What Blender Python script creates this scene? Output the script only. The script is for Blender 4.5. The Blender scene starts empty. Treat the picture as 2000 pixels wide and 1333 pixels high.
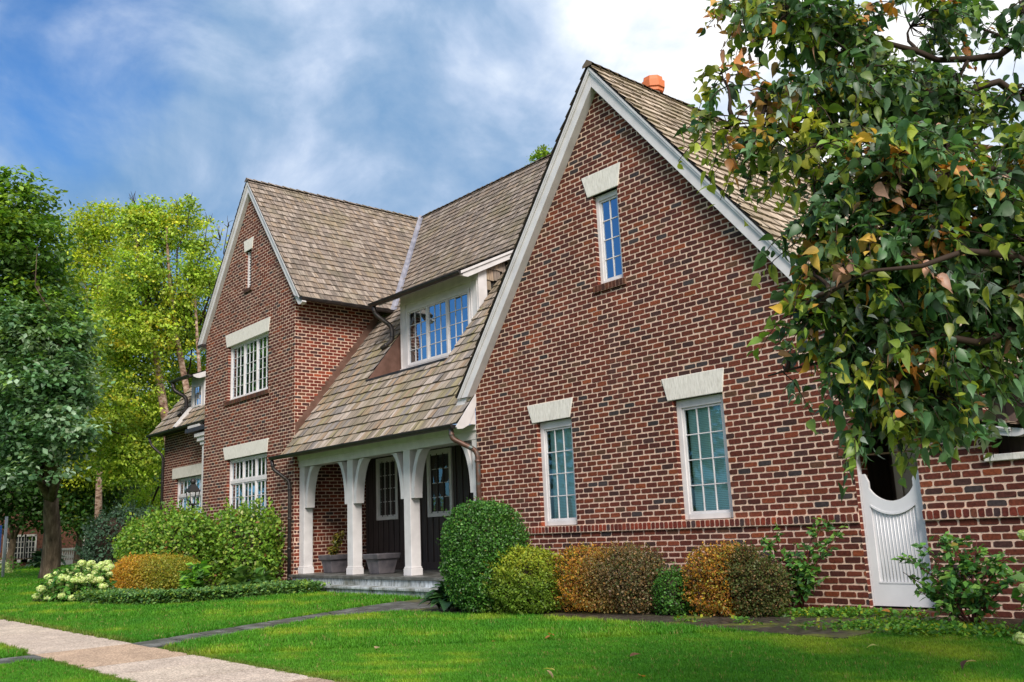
import bpy, math, random
import numpy as np
from mathutils import Vector, Matrix
random.seed(7); rng = np.random.default_rng(11)
S = 0.75            # authored units -> metres
C = bpy.context.scene.collection
sc = bpy.context.scene

# ------------------------------------------------------------------ camera
FPX, YAW, PIT, ROL = 1765.6, -0.845135, 0.203743, -0.043649
_f = np.array([math.sin(YAW)*math.cos(PIT), math.cos(YAW)*math.cos(PIT), math.sin(PIT)])
_r = np.array([math.cos(YAW), -math.sin(YAW), 0.0]); _u = np.cross(_r, _f)
RT = _r*math.cos(ROL)+_u*math.sin(ROL); UP = -_r*math.sin(ROL)+_u*math.cos(ROL)
EYE = np.array([0, 0, 1.5])
def ray(px, py): return RT*(px-1000)/FPX - UP*(py-666.5)/FPX + _f
def at(px, py, d): return EYE + ray(px, py)*d          # point at camera depth d
def aty(px, py, y):
    r = ray(px, py); return EYE + r*(y/r[1])
cam = bpy.data.cameras.new('camera'); co = bpy.data.objects.new('camera', cam); C.objects.link(co)
cam.sensor_width = 36; cam.lens = FPX/2000*36; cam.clip_start = .05; cam.clip_end = 3000
co.matrix_world = Matrix(((RT[0], UP[0], -_f[0], 0), (RT[1], UP[1], -_f[1], 0), (RT[2], UP[2], -_f[2], EYE[2]*S), (0, 0, 0, 1)))
sc.camera = co

# ------------------------------------------------------------------ world + sun
SUN = Vector((0.72, -0.42, 0.70)).normalized()
w = bpy.data.worlds.new('World'); sc.world = w; w.use_nodes = True
nt = w.node_tree; N = nt.nodes; L = nt.links
for n in list(N): N.remove(n)
out = N.new('ShaderNodeOutputWorld'); bg = N.new('ShaderNodeBackground'); bg.inputs[1].default_value = .1
sky = N.new('ShaderNodeTexSky'); sky.sky_type = 'NISHITA'; sky.sun_disc = False
sky.sun_elevation = math.asin(SUN.z); sky.sun_rotation = math.atan2(SUN.x, SUN.y); sky.ozone_density = 2.5
tc = N.new('ShaderNodeTexCoord')
def wm(op, a, b=None, c=None, clamp=False):
    n = N.new('ShaderNodeMath'); n.operation = op; n.use_clamp = clamp
    for i, v in enumerate((a, b, c)):
        if v is None: continue
        if isinstance(v, (int, float)): n.inputs[i].default_value = v
        else: L.new(v, n.inputs[i])
    return n.outputs[0]
def wdot(v):
    n = N.new('ShaderNodeVectorMath'); n.operation = 'DOT_PRODUCT'; L.new(tc.outputs['Generated'], n.inputs[0])
    n.inputs[1].default_value = tuple(v/np.linalg.norm(v)); return n.outputs['Value']
def wmap(v, a, b, c, d, smooth=True):
    n = N.new('ShaderNodeMapRange'); n.interpolation_type = 'SMOOTHSTEP' if smooth else 'LINEAR'
    L.new(v, n.inputs[0])
    for i, x in enumerate((a, b, c, d)): n.inputs[i+1].default_value = x
    return n.outputs[0]
def wnoise(sc_, det, rough, loc, dist=0.0):
    m = N.new('ShaderNodeMapping'); L.new(tc.outputs['Generated'], m.inputs[0]); m.inputs['Location'].default_value = loc
    m.inputs['Scale'].default_value = (1, 1, 1.5)
    n = N.new('ShaderNodeTexNoise'); L.new(m.outputs[0], n.inputs['Vector']); n.inputs['Scale'].default_value = sc_
    n.inputs['Detail'].default_value = det; n.inputs['Roughness'].default_value = rough; n.inputs['Distortion'].default_value = dist
    return n.outputs[0]
n1 = wnoise(2.4, 8, .55, (3.1, 1.7, .4), .5); n2 = wnoise(6.5, 7, .55, (8, 2, 1), .4); n3 = wnoise(1.1, 2, .5, (1, 5, 2))
bright = wmap(wdot(ray(1760, -100)), .90, .975, 0, 1)          # bright thin cloud, upper right
low = wmap(wdot(np.array([0, 0, 1.])), .0, .42, 1, 0)
blue1 = wmap(wdot(ray(-20, -60)), .955, 1.0, 0, 1)             # a gap of clear sky, upper left
blue2 = wmap(wdot(np.array([-13, -14.4, 7.5])), .77, .92, 0, 1)  # clear sky behind the photographer
rest = wmap(wdot(ray(700, 200)), .50, .78, 1, 0)               # whiter overcast over the rest of the dome
val = wm('ADD', wm('MULTIPLY', n1, 1.75), wm('MULTIPLY', n2, .75)); val = wm('SUBTRACT', val, .73)
cval = wm('ADD', wm('ADD', val, wm('MULTIPLY', bright, .40)), wm('ADD', wm('MULTIPLY', rest, .42), wm('MULTIPLY', low, .12)))
cr = N.new('ShaderNodeValToRGB'); L.new(cval, cr.inputs[0]); e = cr.color_ramp.elements
while len(e) < 6: e.new(.5)
for k, (p, c_) in zip(e, ((.20, (.10, .235, .46)), (.42, (.175, .32, .53)), (.56, (.28, .41, .60)), (.68, (.42, .53, .71)), (.84, (.66, .74, .86)), (1.0, (1, 1, 1)))): k.position = p; k.color = (*c_, 1)
vs_ = N.new('ShaderNodeVectorMath'); vs_.operation = 'SCALE'; L.new(cr.outputs[0], vs_.inputs[0]); vs_.inputs['Scale'].default_value = 7.6
cover = wm('SUBTRACT', wm('ADD', wm('MULTIPLY', val, .8), 1.10), wm('ADD', wm('MULTIPLY', blue1, .95), wm('MULTIPLY', blue2, 1.6)))
cover = wmap(cover, .45, 1.05, 0, 1)
clear = N.new('ShaderNodeMix'); clear.data_type = 'RGBA'; clear.blend_type = 'MULTIPLY'; clear.inputs[0].default_value = 1
L.new(sky.outputs[0], clear.inputs[6]); clear.inputs[7].default_value = (.42, .80, 1.15, 1)
def wmix(f, a, b):
    n = N.new('ShaderNodeMix'); n.data_type = 'RGBA'; L.new(f, n.inputs[0]); L.new(a, n.inputs[6]); L.new(b, n.inputs[7]); return n.outputs[2]
skyc = wmix(cover, clear.outputs[2], vs_.outputs[0])
L.new(skyc, bg.inputs[0]); L.new(bg.outputs[0], out.inputs[0])
sl = bpy.data.lights.new('sun', 'SUN'); so = bpy.data.objects.new('sun', sl); C.objects.link(so)
sl.energy = 2.9; sl.angle = math.radians(22); sl.color = (1, .93, .84)
so.rotation_euler = SUN.to_track_quat('Z', 'Y').to_euler()
sc.view_settings.view_transform = 'Standard'; sc.view_settings.look = 'None'
sc.view_settings.exposure = 0.70; sc.view_settings.gamma = 1; sc.view_settings.use_curve_mapping = False
sc.cycles.use_denoising = True; sc.cycles.max_bounces = 8; sc.cycles.transparent_max_bounces = 12
sc.cycles.sample_clamp_indirect = 4

# ------------------------------------------------------------------ materials
class Mat:
    def __init__(s, name, base=(.5, .5, .5), rough=.6, spec=.5, metal=0):
        s.m = bpy.data.materials.new(name); s.m.use_nodes = True; s.n = s.m.node_tree.nodes; s.l = s.m.node_tree.links
        s.b = s.n['Principled BSDF']; s.b.inputs['Base Color'].default_value = (*base, 1)
        s.b.inputs['Roughness'].default_value = rough; s.b.inputs['Metallic'].default_value = metal
        s.b.inputs['Specular IOR Level'].default_value = spec
        s.tc = s.n.new('ShaderNodeTexCoord')
    def noise(s, scale, det=4, vec=None, stretch=None, rough=.5, dist=0):
        v = vec or s.tc.outputs['Object']
        if stretch:
            mp = s.n.new('ShaderNodeMapping'); s.l.new(v, mp.inputs[0]); mp.inputs['Scale'].default_value = stretch; v = mp.outputs[0]
        n = s.n.new('ShaderNodeTexNoise'); s.l.new(v, n.inputs['Vector']); n.inputs['Scale'].default_value = scale
        n.inputs['Detail'].default_value = det; n.inputs['Roughness'].default_value = rough; n.inputs['Distortion'].default_value = dist
        return n.outputs[0]
    def ramp(s, f, stops):
        r = s.n.new('ShaderNodeValToRGB'); s.l.new(f, r.inputs[0]); e = r.color_ramp.elements
        while len(e) < len(stops): e.new(.5)
        for k, (p, c) in zip(e, stops): k.position = p; k.color = (*c, 1) if len(c) == 3 else c
        return r.outputs[0]
    def attr(s, name='col'):
        a = s.n.new('ShaderNodeAttribute'); a.attribute_name = name; return a.outputs[0]
    def mix(s, f, a, b, mode='MIX'):
        n = s.n.new('ShaderNodeMix'); n.data_type = 'RGBA'; n.blend_type = mode
        if isinstance(f, (int, float)): n.inputs[0].default_value = f
        else: s.l.new(f, n.inputs[0])
        for i, v in ((6, a), (7, b)):
            if isinstance(v, tuple): n.inputs[i].default_value = (*v, 1)
            else: s.l.new(v, n.inputs[i])
        return n.outputs[2]
    def base(s, c): s.l.new(c, s.b.inputs['Base Color']); return s
    def roughf(s, f, a, b):
        n = s.n.new('ShaderNodeMapRange'); s.l.new(f, n.inputs[0]); n.inputs[3].default_value = a; n.inputs[4].default_value = b
        s.l.new(n.outputs[0], s.b.inputs['Roughness']); return s
    def bump(s, f, strength=.3, dist=.01):
        b = s.n.new('ShaderNodeBump'); s.l.new(f, b.inputs['Height']); b.inputs['Strength'].default_value = strength
        b.inputs['Distance'].default_value = dist; s.l.new(b.outputs[0], s.b.inputs['Normal']); return s
    def transl(s, col, f):
        t = s.n.new('ShaderNodeBsdfTranslucent'); s.l.new(col, t.inputs[0]); mx = s.n.new('ShaderNodeMixShader'); mx.inputs[0].default_value = f
        s.l.new(s.b.outputs[0], mx.inputs[1]); s.l.new(t.outputs[0], mx.inputs[2]); s.l.new(mx.outputs[0], s.n['Material Output'].inputs[0]); return s

def G(v): return (v, v, v)
M = {}
m = Mat('brick', rough=.85, spec=.25); c = m.attr(); f = m.noise(30, 5); f2 = m.noise(150, 3)
c = m.mix(1, c, m.ramp(f, [(.25, G(.55)), (.75, G(1.35))]), 'MULTIPLY'); c = m.mix(.6, c, m.ramp(f2, [(.3, G(.6)), (.7, G(1.3))]), 'MULTIPLY')
g = m.noise(.55, 4); c = m.mix(1, c, m.ramp(g, [(.3, (.82, .80, .80)), (.7, (1.2, 1.14, 1.1))]), 'MULTIPLY'); g2 = m.noise(1, 5, None, (2.2, 2.2, .45)); c = m.mix(m.ramp(g2, [(.56, G(0)), (.72, G(.4))]), c, (.05, .042, .036)); m.base(c).bump(f2, .5, .006); M['brick'] = m.m
m = Mat('mortar', rough=.95, spec=.1); f = m.noise(25, 5); c = m.ramp(f, [(.3, (.50, .345, .265)), (.7, (.72, .52, .41))])
g = m.noise(.9, 3); c = m.mix(m.ramp(g, [(.55, G(0)), (.75, G(.3))]), c, (.34, .27, .22)); m.base(c).bump(f, .5, .006); M['mortar'] = m.m
m = Mat('shingle', rough=.85, spec=.2); c = m.attr(); uv = m.tc.outputs['UV']; f = m.noise(1, 5, uv, (90, 3.0, 1), .6); g = m.noise(1.1, 4); h = m.noise(1, 3, uv, (14, 1.2, 1))
c = m.mix(1, c, m.ramp(f, [(.28, G(.42)), (.5, G(.95)), (.72, G(1.4))]), 'MULTIPLY')
c = m.mix(1, c, m.ramp(h, [(.3, G(.72)), (.7, G(1.25))]), 'MULTIPLY')
c = m.mix(m.ramp(g, [(.50, G(0)), (.68, G(.38))]), c, (.19, .165, .085)); m.base(c).bump(f, .6, .01); M['shingle'] = m.m
m = Mat('shingle_underlay', (.02, .017, .014), .9); M['under'] = m.m
m = Mat('white_paint', rough=.45, spec=.4); f = m.noise(4, 5); g = m.noise(60, 3, None, (1, 1, .15)); c = m.ramp(f, [(.3, (.54, .515, .52)), (.7, (.66, .63, .635))])
m.base(c).bump(g, .08, .003); M['white'] = m.m
m = Mat('gate_paint', rough=.35, spec=.5); f = m.noise(3, 5); c = m.ramp(f, [(.3, (.60, .59, .61)), (.7, (.68, .67, .69))]); m.base(c); M['gate'] = m.m
m = Mat('limestone', rough=.85, spec=.2); f = m.noise(1, 6, None, (55, 20, 9), .65); g = m.noise(5, 4)
c = m.ramp(f, [(.3, (.50, .47, .42)), (.5, (.66, .625, .57)), (.7, (.76, .72, .67))]); c = m.mix(m.ramp(g, [(.5, G(0)), (.8, G(.4))]), c, (.52, .47, .42)); m.base(c).bump(f, .35, .01); M['lime'] = m.m
m = Mat('bronze_gutter', rough=.42, spec=.5, metal=.35); f = m.noise(7, 5); c = m.ramp(f, [(.3, (.022, .02, .022)), (.6, (.045, .036, .034)), (.8, (.11, .075, .06))]); m.base(c).roughf(f, .3, .6); M['bronze'] = m.m
m = Mat('aged_copper', rough=.45, metal=.4); f = m.noise(9, 5); c = m.ramp(f, [(.25, (.05, .03, .025)), (.5, (.14, .07, .05)), (.7, (.10, .13, .13)), (.85, (.22, .22, .20))]); m.base(c); M['copper'] = m.m
m = Mat('copper_flashing', rough=.5, metal=.3); f = m.noise(3, 4); c = m.ramp(f, [(.3, (.10, .05, .035)), (.7, (.2, .11, .085))]); m.base(c); M['flash'] = m.m
m = Mat('lead_valley', rough=.5, metal=.2); f = m.noise(4, 4); c = m.ramp(f, [(.3, (.16, .16, .20)), (.7, (.34, .33, .38))]); m.base(c); M['lead'] = m.m
m = Mat('dark_boards', rough=.55, spec=.4); f = m.noise(3, 4, None, (8, 8, .6)); c = m.ramp(f, [(.3, (.034, .025, .024)), (.7, (.062, .047, .045))]); m.base(c); M['board'] = m.m
m = Mat('bluestone', rough=.4, spec=.5); f = m.noise(3.5, 6); g = m.noise(30, 4); c = m.ramp(f, [(.3, (.045, .042, .036)), (.5, (.09, .088, .080)), (.72, (.19, .19, .18))])
c = m.mix(1, c, m.ramp(g, [(.3, G(.7)), (.7, G(1.25))]), 'MULTIPLY'); m.base(c).bump(g, .3, .006).roughf(f, .25, .75); M['bluestone'] = m.m
m = Mat('step_stone', rough=.7, spec=.3); f = m.noise(1, 6, None, (4, 4, 2.2)); g = m.noise(22, 4, None, (1, 1, .3)); c = m.ramp(f, [(.28, (.10, .095, .06)), (.45, (.28, .30, .30)), (.7, (.44, .47, .50))])
c = m.mix(1, c, m.ramp(g, [(.35, G(.55)), (.6, G(1.2))]), 'MULTIPLY'); m.base(c).bump(g, .3, .006); M['step'] = m.m
m = Mat('wet_mossy_slab', rough=.4, spec=.5); f = m.noise(1.7, 6, dist=.4); g = m.noise(14, 5); c = m.ramp(g, [(.3, (.018, .014, .010)), (.7, (.085, .070, .055))])
c = m.mix(m.ramp(f, [(.52, G(0)), (.68, G(1))]), c, (.13, .15, .015)); m.base(c).bump(g, .4, .01).roughf(f, .15, .85); M['slab'] = m.m
m = Mat('soil', rough=.95, spec=.1); g = m.noise(12, 6); c = m.ramp(g, [(.3, (.012, .009, .006)), (.7, (.055, .038, .025))]); m.base(c).bump(g, 1, .05); M['soil'] = m.m
m = Mat('turf_soil', rough=.95, spec=.1); g = m.noise(2, 6); c = m.ramp(g, [(.3, (.035, .10, .006)), (.7, (.07, .17, .01))]); m.base(c).bump(m.noise(40, 3), 1, .03); M['turf'] = m.m
m = Mat('concrete', rough=.8, spec=.3); c0 = m.attr(); f = m.noise(2.2, 6); g = m.noise(120, 3); v = m.n.new('ShaderNodeTexVoronoi'); v.inputs['Scale'].default_value = 75; m.l.new(m.tc.outputs['Object'], v.inputs['Vector'])
sepv = m.ramp(v.outputs['Color'], [(.2, (.5, .42, .36)), (.5, (.95, .92, .86)), (.8, (1.5, 1.42, 1.32))])
c = m.mix(1, c0, m.ramp(f, [(.3, G(.8)), (.7, G(1.14))]), 'MULTIPLY'); c = m.mix(.75, c, sepv, 'MULTIPLY'); c = m.mix(.6, c, m.ramp(g, [(.3, G(.7)), (.7, G(1.2))]), 'MULTIPLY')
m.base(c).bump(v.outputs['Distance'], .35, .006); M['concrete'] = m.m
m = Mat('bark', rough=.9, spec=.15); g = m.noise(1, 7, None, (9, 9, 2.2), .65); c = m.ramp(g, [(.3, (.035, .026, .018)), (.55, (.13, .095, .066)), (.75, (.24, .19, .14))]); m.base(c).bump(g, 1, .04); M['bark'] = m.m
m = Mat('birch_bark', rough=.8, spec=.2); g = m.noise(1, 6, None, (5, 5, 9), .6); c = m.ramp(g, [(.35, (.10, .05, .035)), (.5, (.38, .24, .18)), (.7, (.62, .48, .40))]); m.base(c).bump(g, .8, .03); M['birch'] = m.m
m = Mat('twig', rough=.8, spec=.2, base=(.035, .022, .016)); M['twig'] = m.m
m = Mat('red_twig', rough=.6, spec=.3, base=(.09, .02, .018)); M['redtwig'] = m.m
def leafmat(name, rough, tr, spec=.35):
    m = Mat(name, rough=rough, spec=spec); c = m.attr(); f = m.noise(35, 2); c2 = m.mix(.5, c, m.ramp(f, [(.3, G(.7)), (.7, G(1.3))]), 'MULTIPLY'); m.base(c2)
    t = m.mix(1, c2, (1.5, 1.5, .7), 'MULTIPLY'); m.transl(t, tr); return m.m
M['leaf'] = leafmat('leaf', .5, .35); M['gloss'] = leafmat('glossy_leaf', .42, .32, .4); M['grass'] = leafmat('grass_blade', .55, .35, .25); M['petal'] = leafmat('petal', .7, .3, .2)
m = Mat('plastic_planter', rough=.55, spec=.4); f = m.noise(5, 5); c = m.ramp(f, [(.3, (.055, .052, .062)), (.7, (.13, .115, .125))]); m.base(c); M['planter'] = m.m
m = Mat('terracotta', (.62, .16, .05), .6); M['terra'] = m.m
m = Mat('blind', rough=.6, base=(.60, .86, .88)); M['blind'] = m.m
m = Mat('curtain', rough=.9); f = m.noise(1, 3, None, (26, 26, .4)); m.base(m.ramp(f, [(.3, (.02, .035, .035)), (.6, (.07, .10, .10)), (.75, (.16, .19, .18))])); M['curtain'] = m.m
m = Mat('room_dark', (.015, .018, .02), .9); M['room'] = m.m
m = Mat('beige_door', rough=.5); f = m.noise(3, 3); m.base(m.ramp(f, [(.3, (.34, .29, .22)), (.7, (.40, .34, .27))])); M['beige'] = m.m
m = Mat('brown_wood', rough=.6); f = m.noise(2, 4, None, (6, 6, .6)); m.base(m.ramp(f, [(.3, (.07, .045, .035)), (.7, (.15, .10, .075))])); M['brown'] = m.m
m = Mat('pole_metal', (.35, .38, .42), .5); M['pole'] = m.m
m = Mat('blue_banner', (.02, .10, .45), .5); M['blue'] = m.m
m = Mat('neighbour_brick', rough=.9); f = m.noise(9, 6); m.base(m.ramp(f, [(.3, (.07, .03, .02)), (.7, (.24, .10, .06))])); M['nbrick'] = m.m
m = Mat('iron', (.02, .018, .018), .5, metal=.3); M['iron'] = m.m
for gname_, gr0_ in (('glass', .40), ('glass_low', .07)):
  g = bpy.data.materials.new('window_'+gname_); g.use_nodes = True; n_, l_ = g.node_tree.nodes, g.node_tree.links
  n_.remove(n_['Principled BSDF']); tr = n_.new('ShaderNodeBsdfTransparent'); tr.inputs[0].default_value = (.72, .86, .86, 1) if gr0_ > .2 else (.88, 1, 1, 1)
  gl = n_.new('ShaderNodeBsdfGlossy'); gl.inputs['Roughness'].default_value = .02; gl.inputs[0].default_value = (.75, .88, 1, 1)
  tcg = n_.new('ShaderNodeTexCoord'); ng = n_.new('ShaderNodeTexNoise'); ng.inputs['Scale'].default_value = 1.6; ng.inputs['Detail'].default_value = 1; l_.new(tcg.outputs['Object'], ng.inputs['Vector'])
  bp = n_.new('ShaderNodeBump'); bp.inputs['Strength'].default_value = .12; bp.inputs['Distance'].default_value = .03; l_.new(ng.outputs[0], bp.inputs['Height']); l_.new(bp.outputs[0], gl.inputs['Normal'])
  fr = n_.new('ShaderNodeFresnel'); fr.inputs[0].default_value = 1.5; mr = n_.new('ShaderNodeMapRange'); l_.new(fr.outputs[0], mr.inputs[0]); mr.inputs[1].default_value = 0; mr.inputs[2].default_value = .5; mr.inputs[3].default_value = gr0_; mr.inputs[4].default_value = .9
  mx = n_.new('ShaderNodeMixShader'); l_.new(mr.outputs[0], mx.inputs[0]); l_.new(tr.outputs[0], mx.inputs[1]); l_.new(gl.outputs[0], mx.inputs[2]); l_.new(mx.outputs[0], n_['Material Output'].inputs[0]); M[gname_] = g

# ------------------------------------------------------------------ mesh helpers
ROOTLOC = {}
def tag(o, label=None, cat=None, group=None, kind=None):
    for k, v in (('label', label), ('category', cat), ('group', group), ('kind', kind)):
        if v: o[k] = v
    return o
def empty(name, loc, label, cat, group=None):
    o = bpy.data.objects.new(name, None); C.objects.link(o); o.location = Vector(loc)*S; o.empty_display_size = .3
    ROOTLOC[o] = np.array(loc, float); return tag(o, label, cat, group)
def link(name, me, parent=None, loc=None):
    o = bpy.data.objects.new(name, me); C.objects.link(o)
    if parent is not None: o.parent = parent; ROOTLOC[o] = ROOTLOC[parent]
    else: o.location = Vector(loc)*S; ROOTLOC[o] = np.array(loc, float)
    return o
def np_mesh(name, V, F, k, mat, cols=None, parent=None, loc=None, smooth=False, tris=None):
    """V (n,3) world-authored, F (m,k) faces with k corners each"""
    base = ROOTLOC[parent] if parent is not None else np.array(loc if loc is not None else (0, 0, 0), float)
    V = (np.asarray(V, float)-base)*S
    me = bpy.data.meshes.new(name); me.vertices.add(len(V)); me.vertices.foreach_set('co', V.astype(np.float32).ravel())
    F = np.asarray(F, np.int32); me.loops.add(F.size); me.loops.foreach_set('vertex_index', F.ravel())
    me.polygons.add(len(F)); me.polygons.foreach_set('loop_start', np.arange(0, F.size, k, dtype=np.int32))
    me.update(calc_edges=True)
    if cols is not None:
        a = me.attributes.new('col', 'FLOAT_COLOR', 'FACE'); cc = np.ones((len(F), 4), np.float32); cc[:, :3] = cols; a.data.foreach_set('color', cc.ravel())
    if smooth: me.polygons.foreach_set('use_smooth', np.ones(len(F), bool))
    me.materials.append(mat); return link(name, me, parent, loc if parent is None else None)
class MB:
    def __init__(s): s.v = []; s.f = []; s.c = []; s.m = []; s.uv = []; s.sm = []
    def face(s, pts, col=(1, 1, 1), mat=0, uv=None, sm=False):
        b = len(s.v); s.v += [tuple(p) for p in pts]; s.f.append(tuple(range(b, b+len(pts)))); s.c.append(col); s.m.append(mat); s.uv.append(uv); s.sm.append(sm)
    def add(s, vs, fs, col=(1, 1, 1), mat=0, sm=False):
        b = len(s.v); s.v += [tuple(p) for p in vs]
        for f in fs: s.f.append(tuple(b+i for i in f)); s.c.append(col); s.m.append(mat); s.uv.append(None); s.sm.append(sm)
    def box(s, x0, x1, y0, y1, z0, z1, col=(1, 1, 1), mat=0):
        v = [(x, y, z) for z in (z0, z1) for y in (y0, y1) for x in (x0, x1)]
        s.add(v, [(0, 2, 3, 1), (4, 5, 7, 6), (0, 1, 5, 4), (2, 6, 7, 3), (0, 4, 6, 2), (1, 3, 7, 5)], col, mat)
    def obox(s, o, a, b, c, col=(1, 1, 1), mat=0):   # origin corner + 3 edge vectors
        o, a, b, c = [np.array(t, float) for t in (o, a, b, c)]
        v = [o, o+a, o+b, o+a+b, o+c, o+a+c, o+b+c, o+a+b+c]
        s.add(v, [(0, 2, 3, 1), (4, 5, 7, 6), (0, 1, 5, 4), (2, 6, 7, 3), (0, 4, 6, 2), (1, 3, 7, 5)], col, mat)
    def prism(s, pts, d, col=(1, 1, 1), mat=0):      # polygon + extrusion vector
        d = np.array(d, float); n = len(pts); v = [np.array(p, float) for p in pts]; v = v+[p+d for p in v]
        s.add(v, [tuple(range(n))[::-1], tuple(range(n, 2*n))]+[(i, (i+1) % n, n+(i+1) % n, n+i) for i in range(n)], col, mat)
    def tube(s, pts, rad, n=8, col=(1, 1, 1), mat=0, cap=True, jit=0):
        pts = [np.array(p, float) for p in pts]; R = rad if hasattr(rad, '__len__') else [rad]*len(pts); vs = []; prev = None
        for i, p in enumerate(pts):
            t = pts[min(i+1, len(pts)-1)]-pts[max(i-1, 0)]; t = t/(np.linalg.norm(t)+1e-9)
            if prev is None: a = np.cross(t, (0, 0, 1) if abs(t[2]) < .9 else (1, 0, 0))
            else: a = prev-t*np.dot(prev, t)
            a = a/(np.linalg.norm(a)+1e-9); prev = a; b = np.cross(t, a)
            for k in range(n):
                th = 2*math.pi*k/n; r = R[i]*(1+(random.uniform(-jit, jit) if jit else 0)); vs.append(p+(a*math.cos(th)+b*math.sin(th))*r)
        fs = [(i*n+k, i*n+(k+1) % n, (i+1)*n+(k+1) % n, (i+1)*n+k) for i in range(len(pts)-1) for k in range(n)]
        if cap: fs += [tuple(range(n))[::-1], tuple((len(pts)-1)*n+k for k in range(n))]
        s.add(vs, fs, col, mat, sm=True)
    def build(s, name, mats, parent=None, loc=None, bevel=0):
        base = ROOTLOC[parent] if parent is not None else np.array(loc if loc is not None else (0, 0, 0), float)
        V = (np.array(s.v)-base)*S; me = bpy.data.meshes.new(name); me.from_pydata(V.tolist(), [], s.f)
        a = me.attributes.new('col', 'FLOAT_COLOR', 'FACE'); cc = np.ones((len(s.f), 4), np.float32); cc[:, :3] = s.c; a.data.foreach_set('color', cc.ravel())
        if any(u is not None for u in s.uv):
            l = me.uv_layers.new(name='UVMap'); o = []
            for f, u in zip(s.f, s.uv): o += [x for q in (u or [(0, 0)]*len(f)) for x in q]
            l.data.foreach_set('uv', o)
        me.polygons.foreach_set('use_smooth', s.sm)
        if not isinstance(mats, (list, tuple)): mats = [mats]
        for k in mats: me.materials.append(k)
        if len(mats) > 1: me.polygons.foreach_set('material_index', s.m)
        me.update(); o = link(name, me, parent, loc if parent is None else None)
        if bevel:
            b = o.modifiers.new('bevel', 'BEVEL'); b.width = bevel*S; b.segments = 2; b.limit_method = 'ANGLE'
        return o
def clip(poly, a, b, c):      # keep a*x+b*y+c >= 0 (2-D convex clipping)
    o = []
    for i in range(len(poly)):
        p, q = poly[i], poly[(i+1) % len(poly)]; dp, dq = a*p[0]+b*p[1]+c, a*q[0]+b*q[1]+c
        if dp >= 0: o.append(p)
        if dp*dq < 0: t = dp/(dp-dq); o.append((p[0]+(q[0]-p[0])*t, p[1]+(q[1]-p[1])*t))
    return o
def clip_convex(poly, cv):
    for i in range(len(cv)):
        (x0, y0), (x1, y1) = cv[i], cv[(i+1) % len(cv)]; poly = clip(poly, -(y1-y0), x1-x0, (y1-y0)*x0-(x1-x0)*y0)
        if len(poly) < 3: return []
    return poly
def lerp(a, b, t): return tuple(a[i]+(b[i]-a[i])*t for i in range(len(a)))

# ------------------------------------------------------------------ brickwork
BR = [((.125, .034, .022), 12), ((.105, .030, .021), 12), ((.15, .042, .024), 8), ((.085, .028, .022), 8), ((.18, .050, .025), 4), ((.060, .030, .028), 3), ((.048, .042, .046), 2), ((.22, .062, .026), 1.5), ((.11, .055, .033), 2)]
BRP = [(c[0]*.90, c[1]*.82, c[2]*.78) for c, w_ in BR for _ in range(round(w_*2))]
CH, BL = .113, .30
def brick_panel(mb, O, U, Nn, rows, fn, BLn=BL, proj=.0055, phase=0, seed=0, warm=1.0, gap=.020):
    """rows: list of z levels; fn(z)-> [(a,b,openA,openB)] u intervals"""
    O = np.array(O, float); U = np.array(U, float); Nn = np.array(Nn, float); rr = random.Random(seed)
    for j in range(len(rows)-1):
        z0, z1 = rows[j], rows[j+1]; off = phase+(BLn/2 if j % 2 else 0)
        for (a, b) in fn((z0+z1)/2):
            k = math.floor((a-off)/BLn)
            while off+k*BLn < b:
                s0, s1 = off+k*BLn, off+(k+1)*BLn; k += 1
                x0 = max(s0+rr.uniform(.5, 1.3)*gap/2, a-.004); x1 = min(s1-rr.uniform(.4, 1.3)*gap/2, b+.004)
                if x1-x0 < .035: continue
                c = rr.choice(BRP); v = rr.uniform(.82, 1.18); c = (c[0]*v*warm, c[1]*v, c[2]*v)
                g = gap/2*rr.uniform(.7, 1.2); za, zb = z0+g*rr.uniform(.6, 1.3), z1-g*rr.uniform(.6, 1.3); e = .021
                P = []
                for (x, z, sx, sz) in ((x0, za, 1, 1), (x1, za, -1, 1), (x1, zb, -1, -1), (x0, zb, 1, -1)):
                    jx, jz = rr.uniform(0, .010)*sx, rr.uniform(0, .007)*sz
                    e1, e2 = e*rr.uniform(.4, 1.5), e*rr.uniform(.3, 1.0)
                    if (sx, sz) in ((1, 1), (-1, -1)): P += [(x+jx, z+jz+sz*e2), (x+jx+sx*e1, z+jz)]
                    else: P += [(x+jx+sx*e1, z+jz), (x+jx, z+jz+sz*e2)]
                h = proj*rr.uniform(.8, 1.35); n = 8; cx, cz = (x0+x1)/2, (za+zb)/2
                bot = [O+U*p[0]+np.array([0, 0, p[1]]) for p in P]
                top = [O+U*(cx+(p[0]-cx)*.985)+np.array([0, 0, cz+(p[1]-cz)*.96])+Nn*(h+rr.uniform(-.0015, .0015)) for p in P]
                mb.add(bot+top, [tuple(range(8, 16))]+[(i, (i+1) % n, n+(i+1) % n, n+i) for i in range(n)], c)
def strips(mb, O, U, levels, fn, mat=0, thick=None, Nn=None):
    O = np.array(O, float); U = np.array(U, float)
    for j in range(len(levels)-1):
        z0, z1 = levels[j], levels[j+1]
        A = fn(z0+1e-5); B = fn(z1-1e-5)
        if len(A) != len(B): A = B = fn((z0+z1)/2)
        for (a, b), (a2, b2) in zip(A, B):
            mb.face([O+U*a+np.array([0, 0, z0]), O+U*b+np.array([0, 0, z0]), O+U*b2+np.array([0, 0, z1]), O+U*a2+np.array([0, 0, z1])], mat=mat)
def sub_int(iv, holes):
    for (h0, h1) in holes:
        o = []
        for (a, b) in iv:
            if h1 <= a or h0 >= b: o.append((a, b)); continue
            if h0 > a: o.append((a, h0))
            if h1 < b: o.append((h1, b))
        iv = o
    return iv
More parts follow.
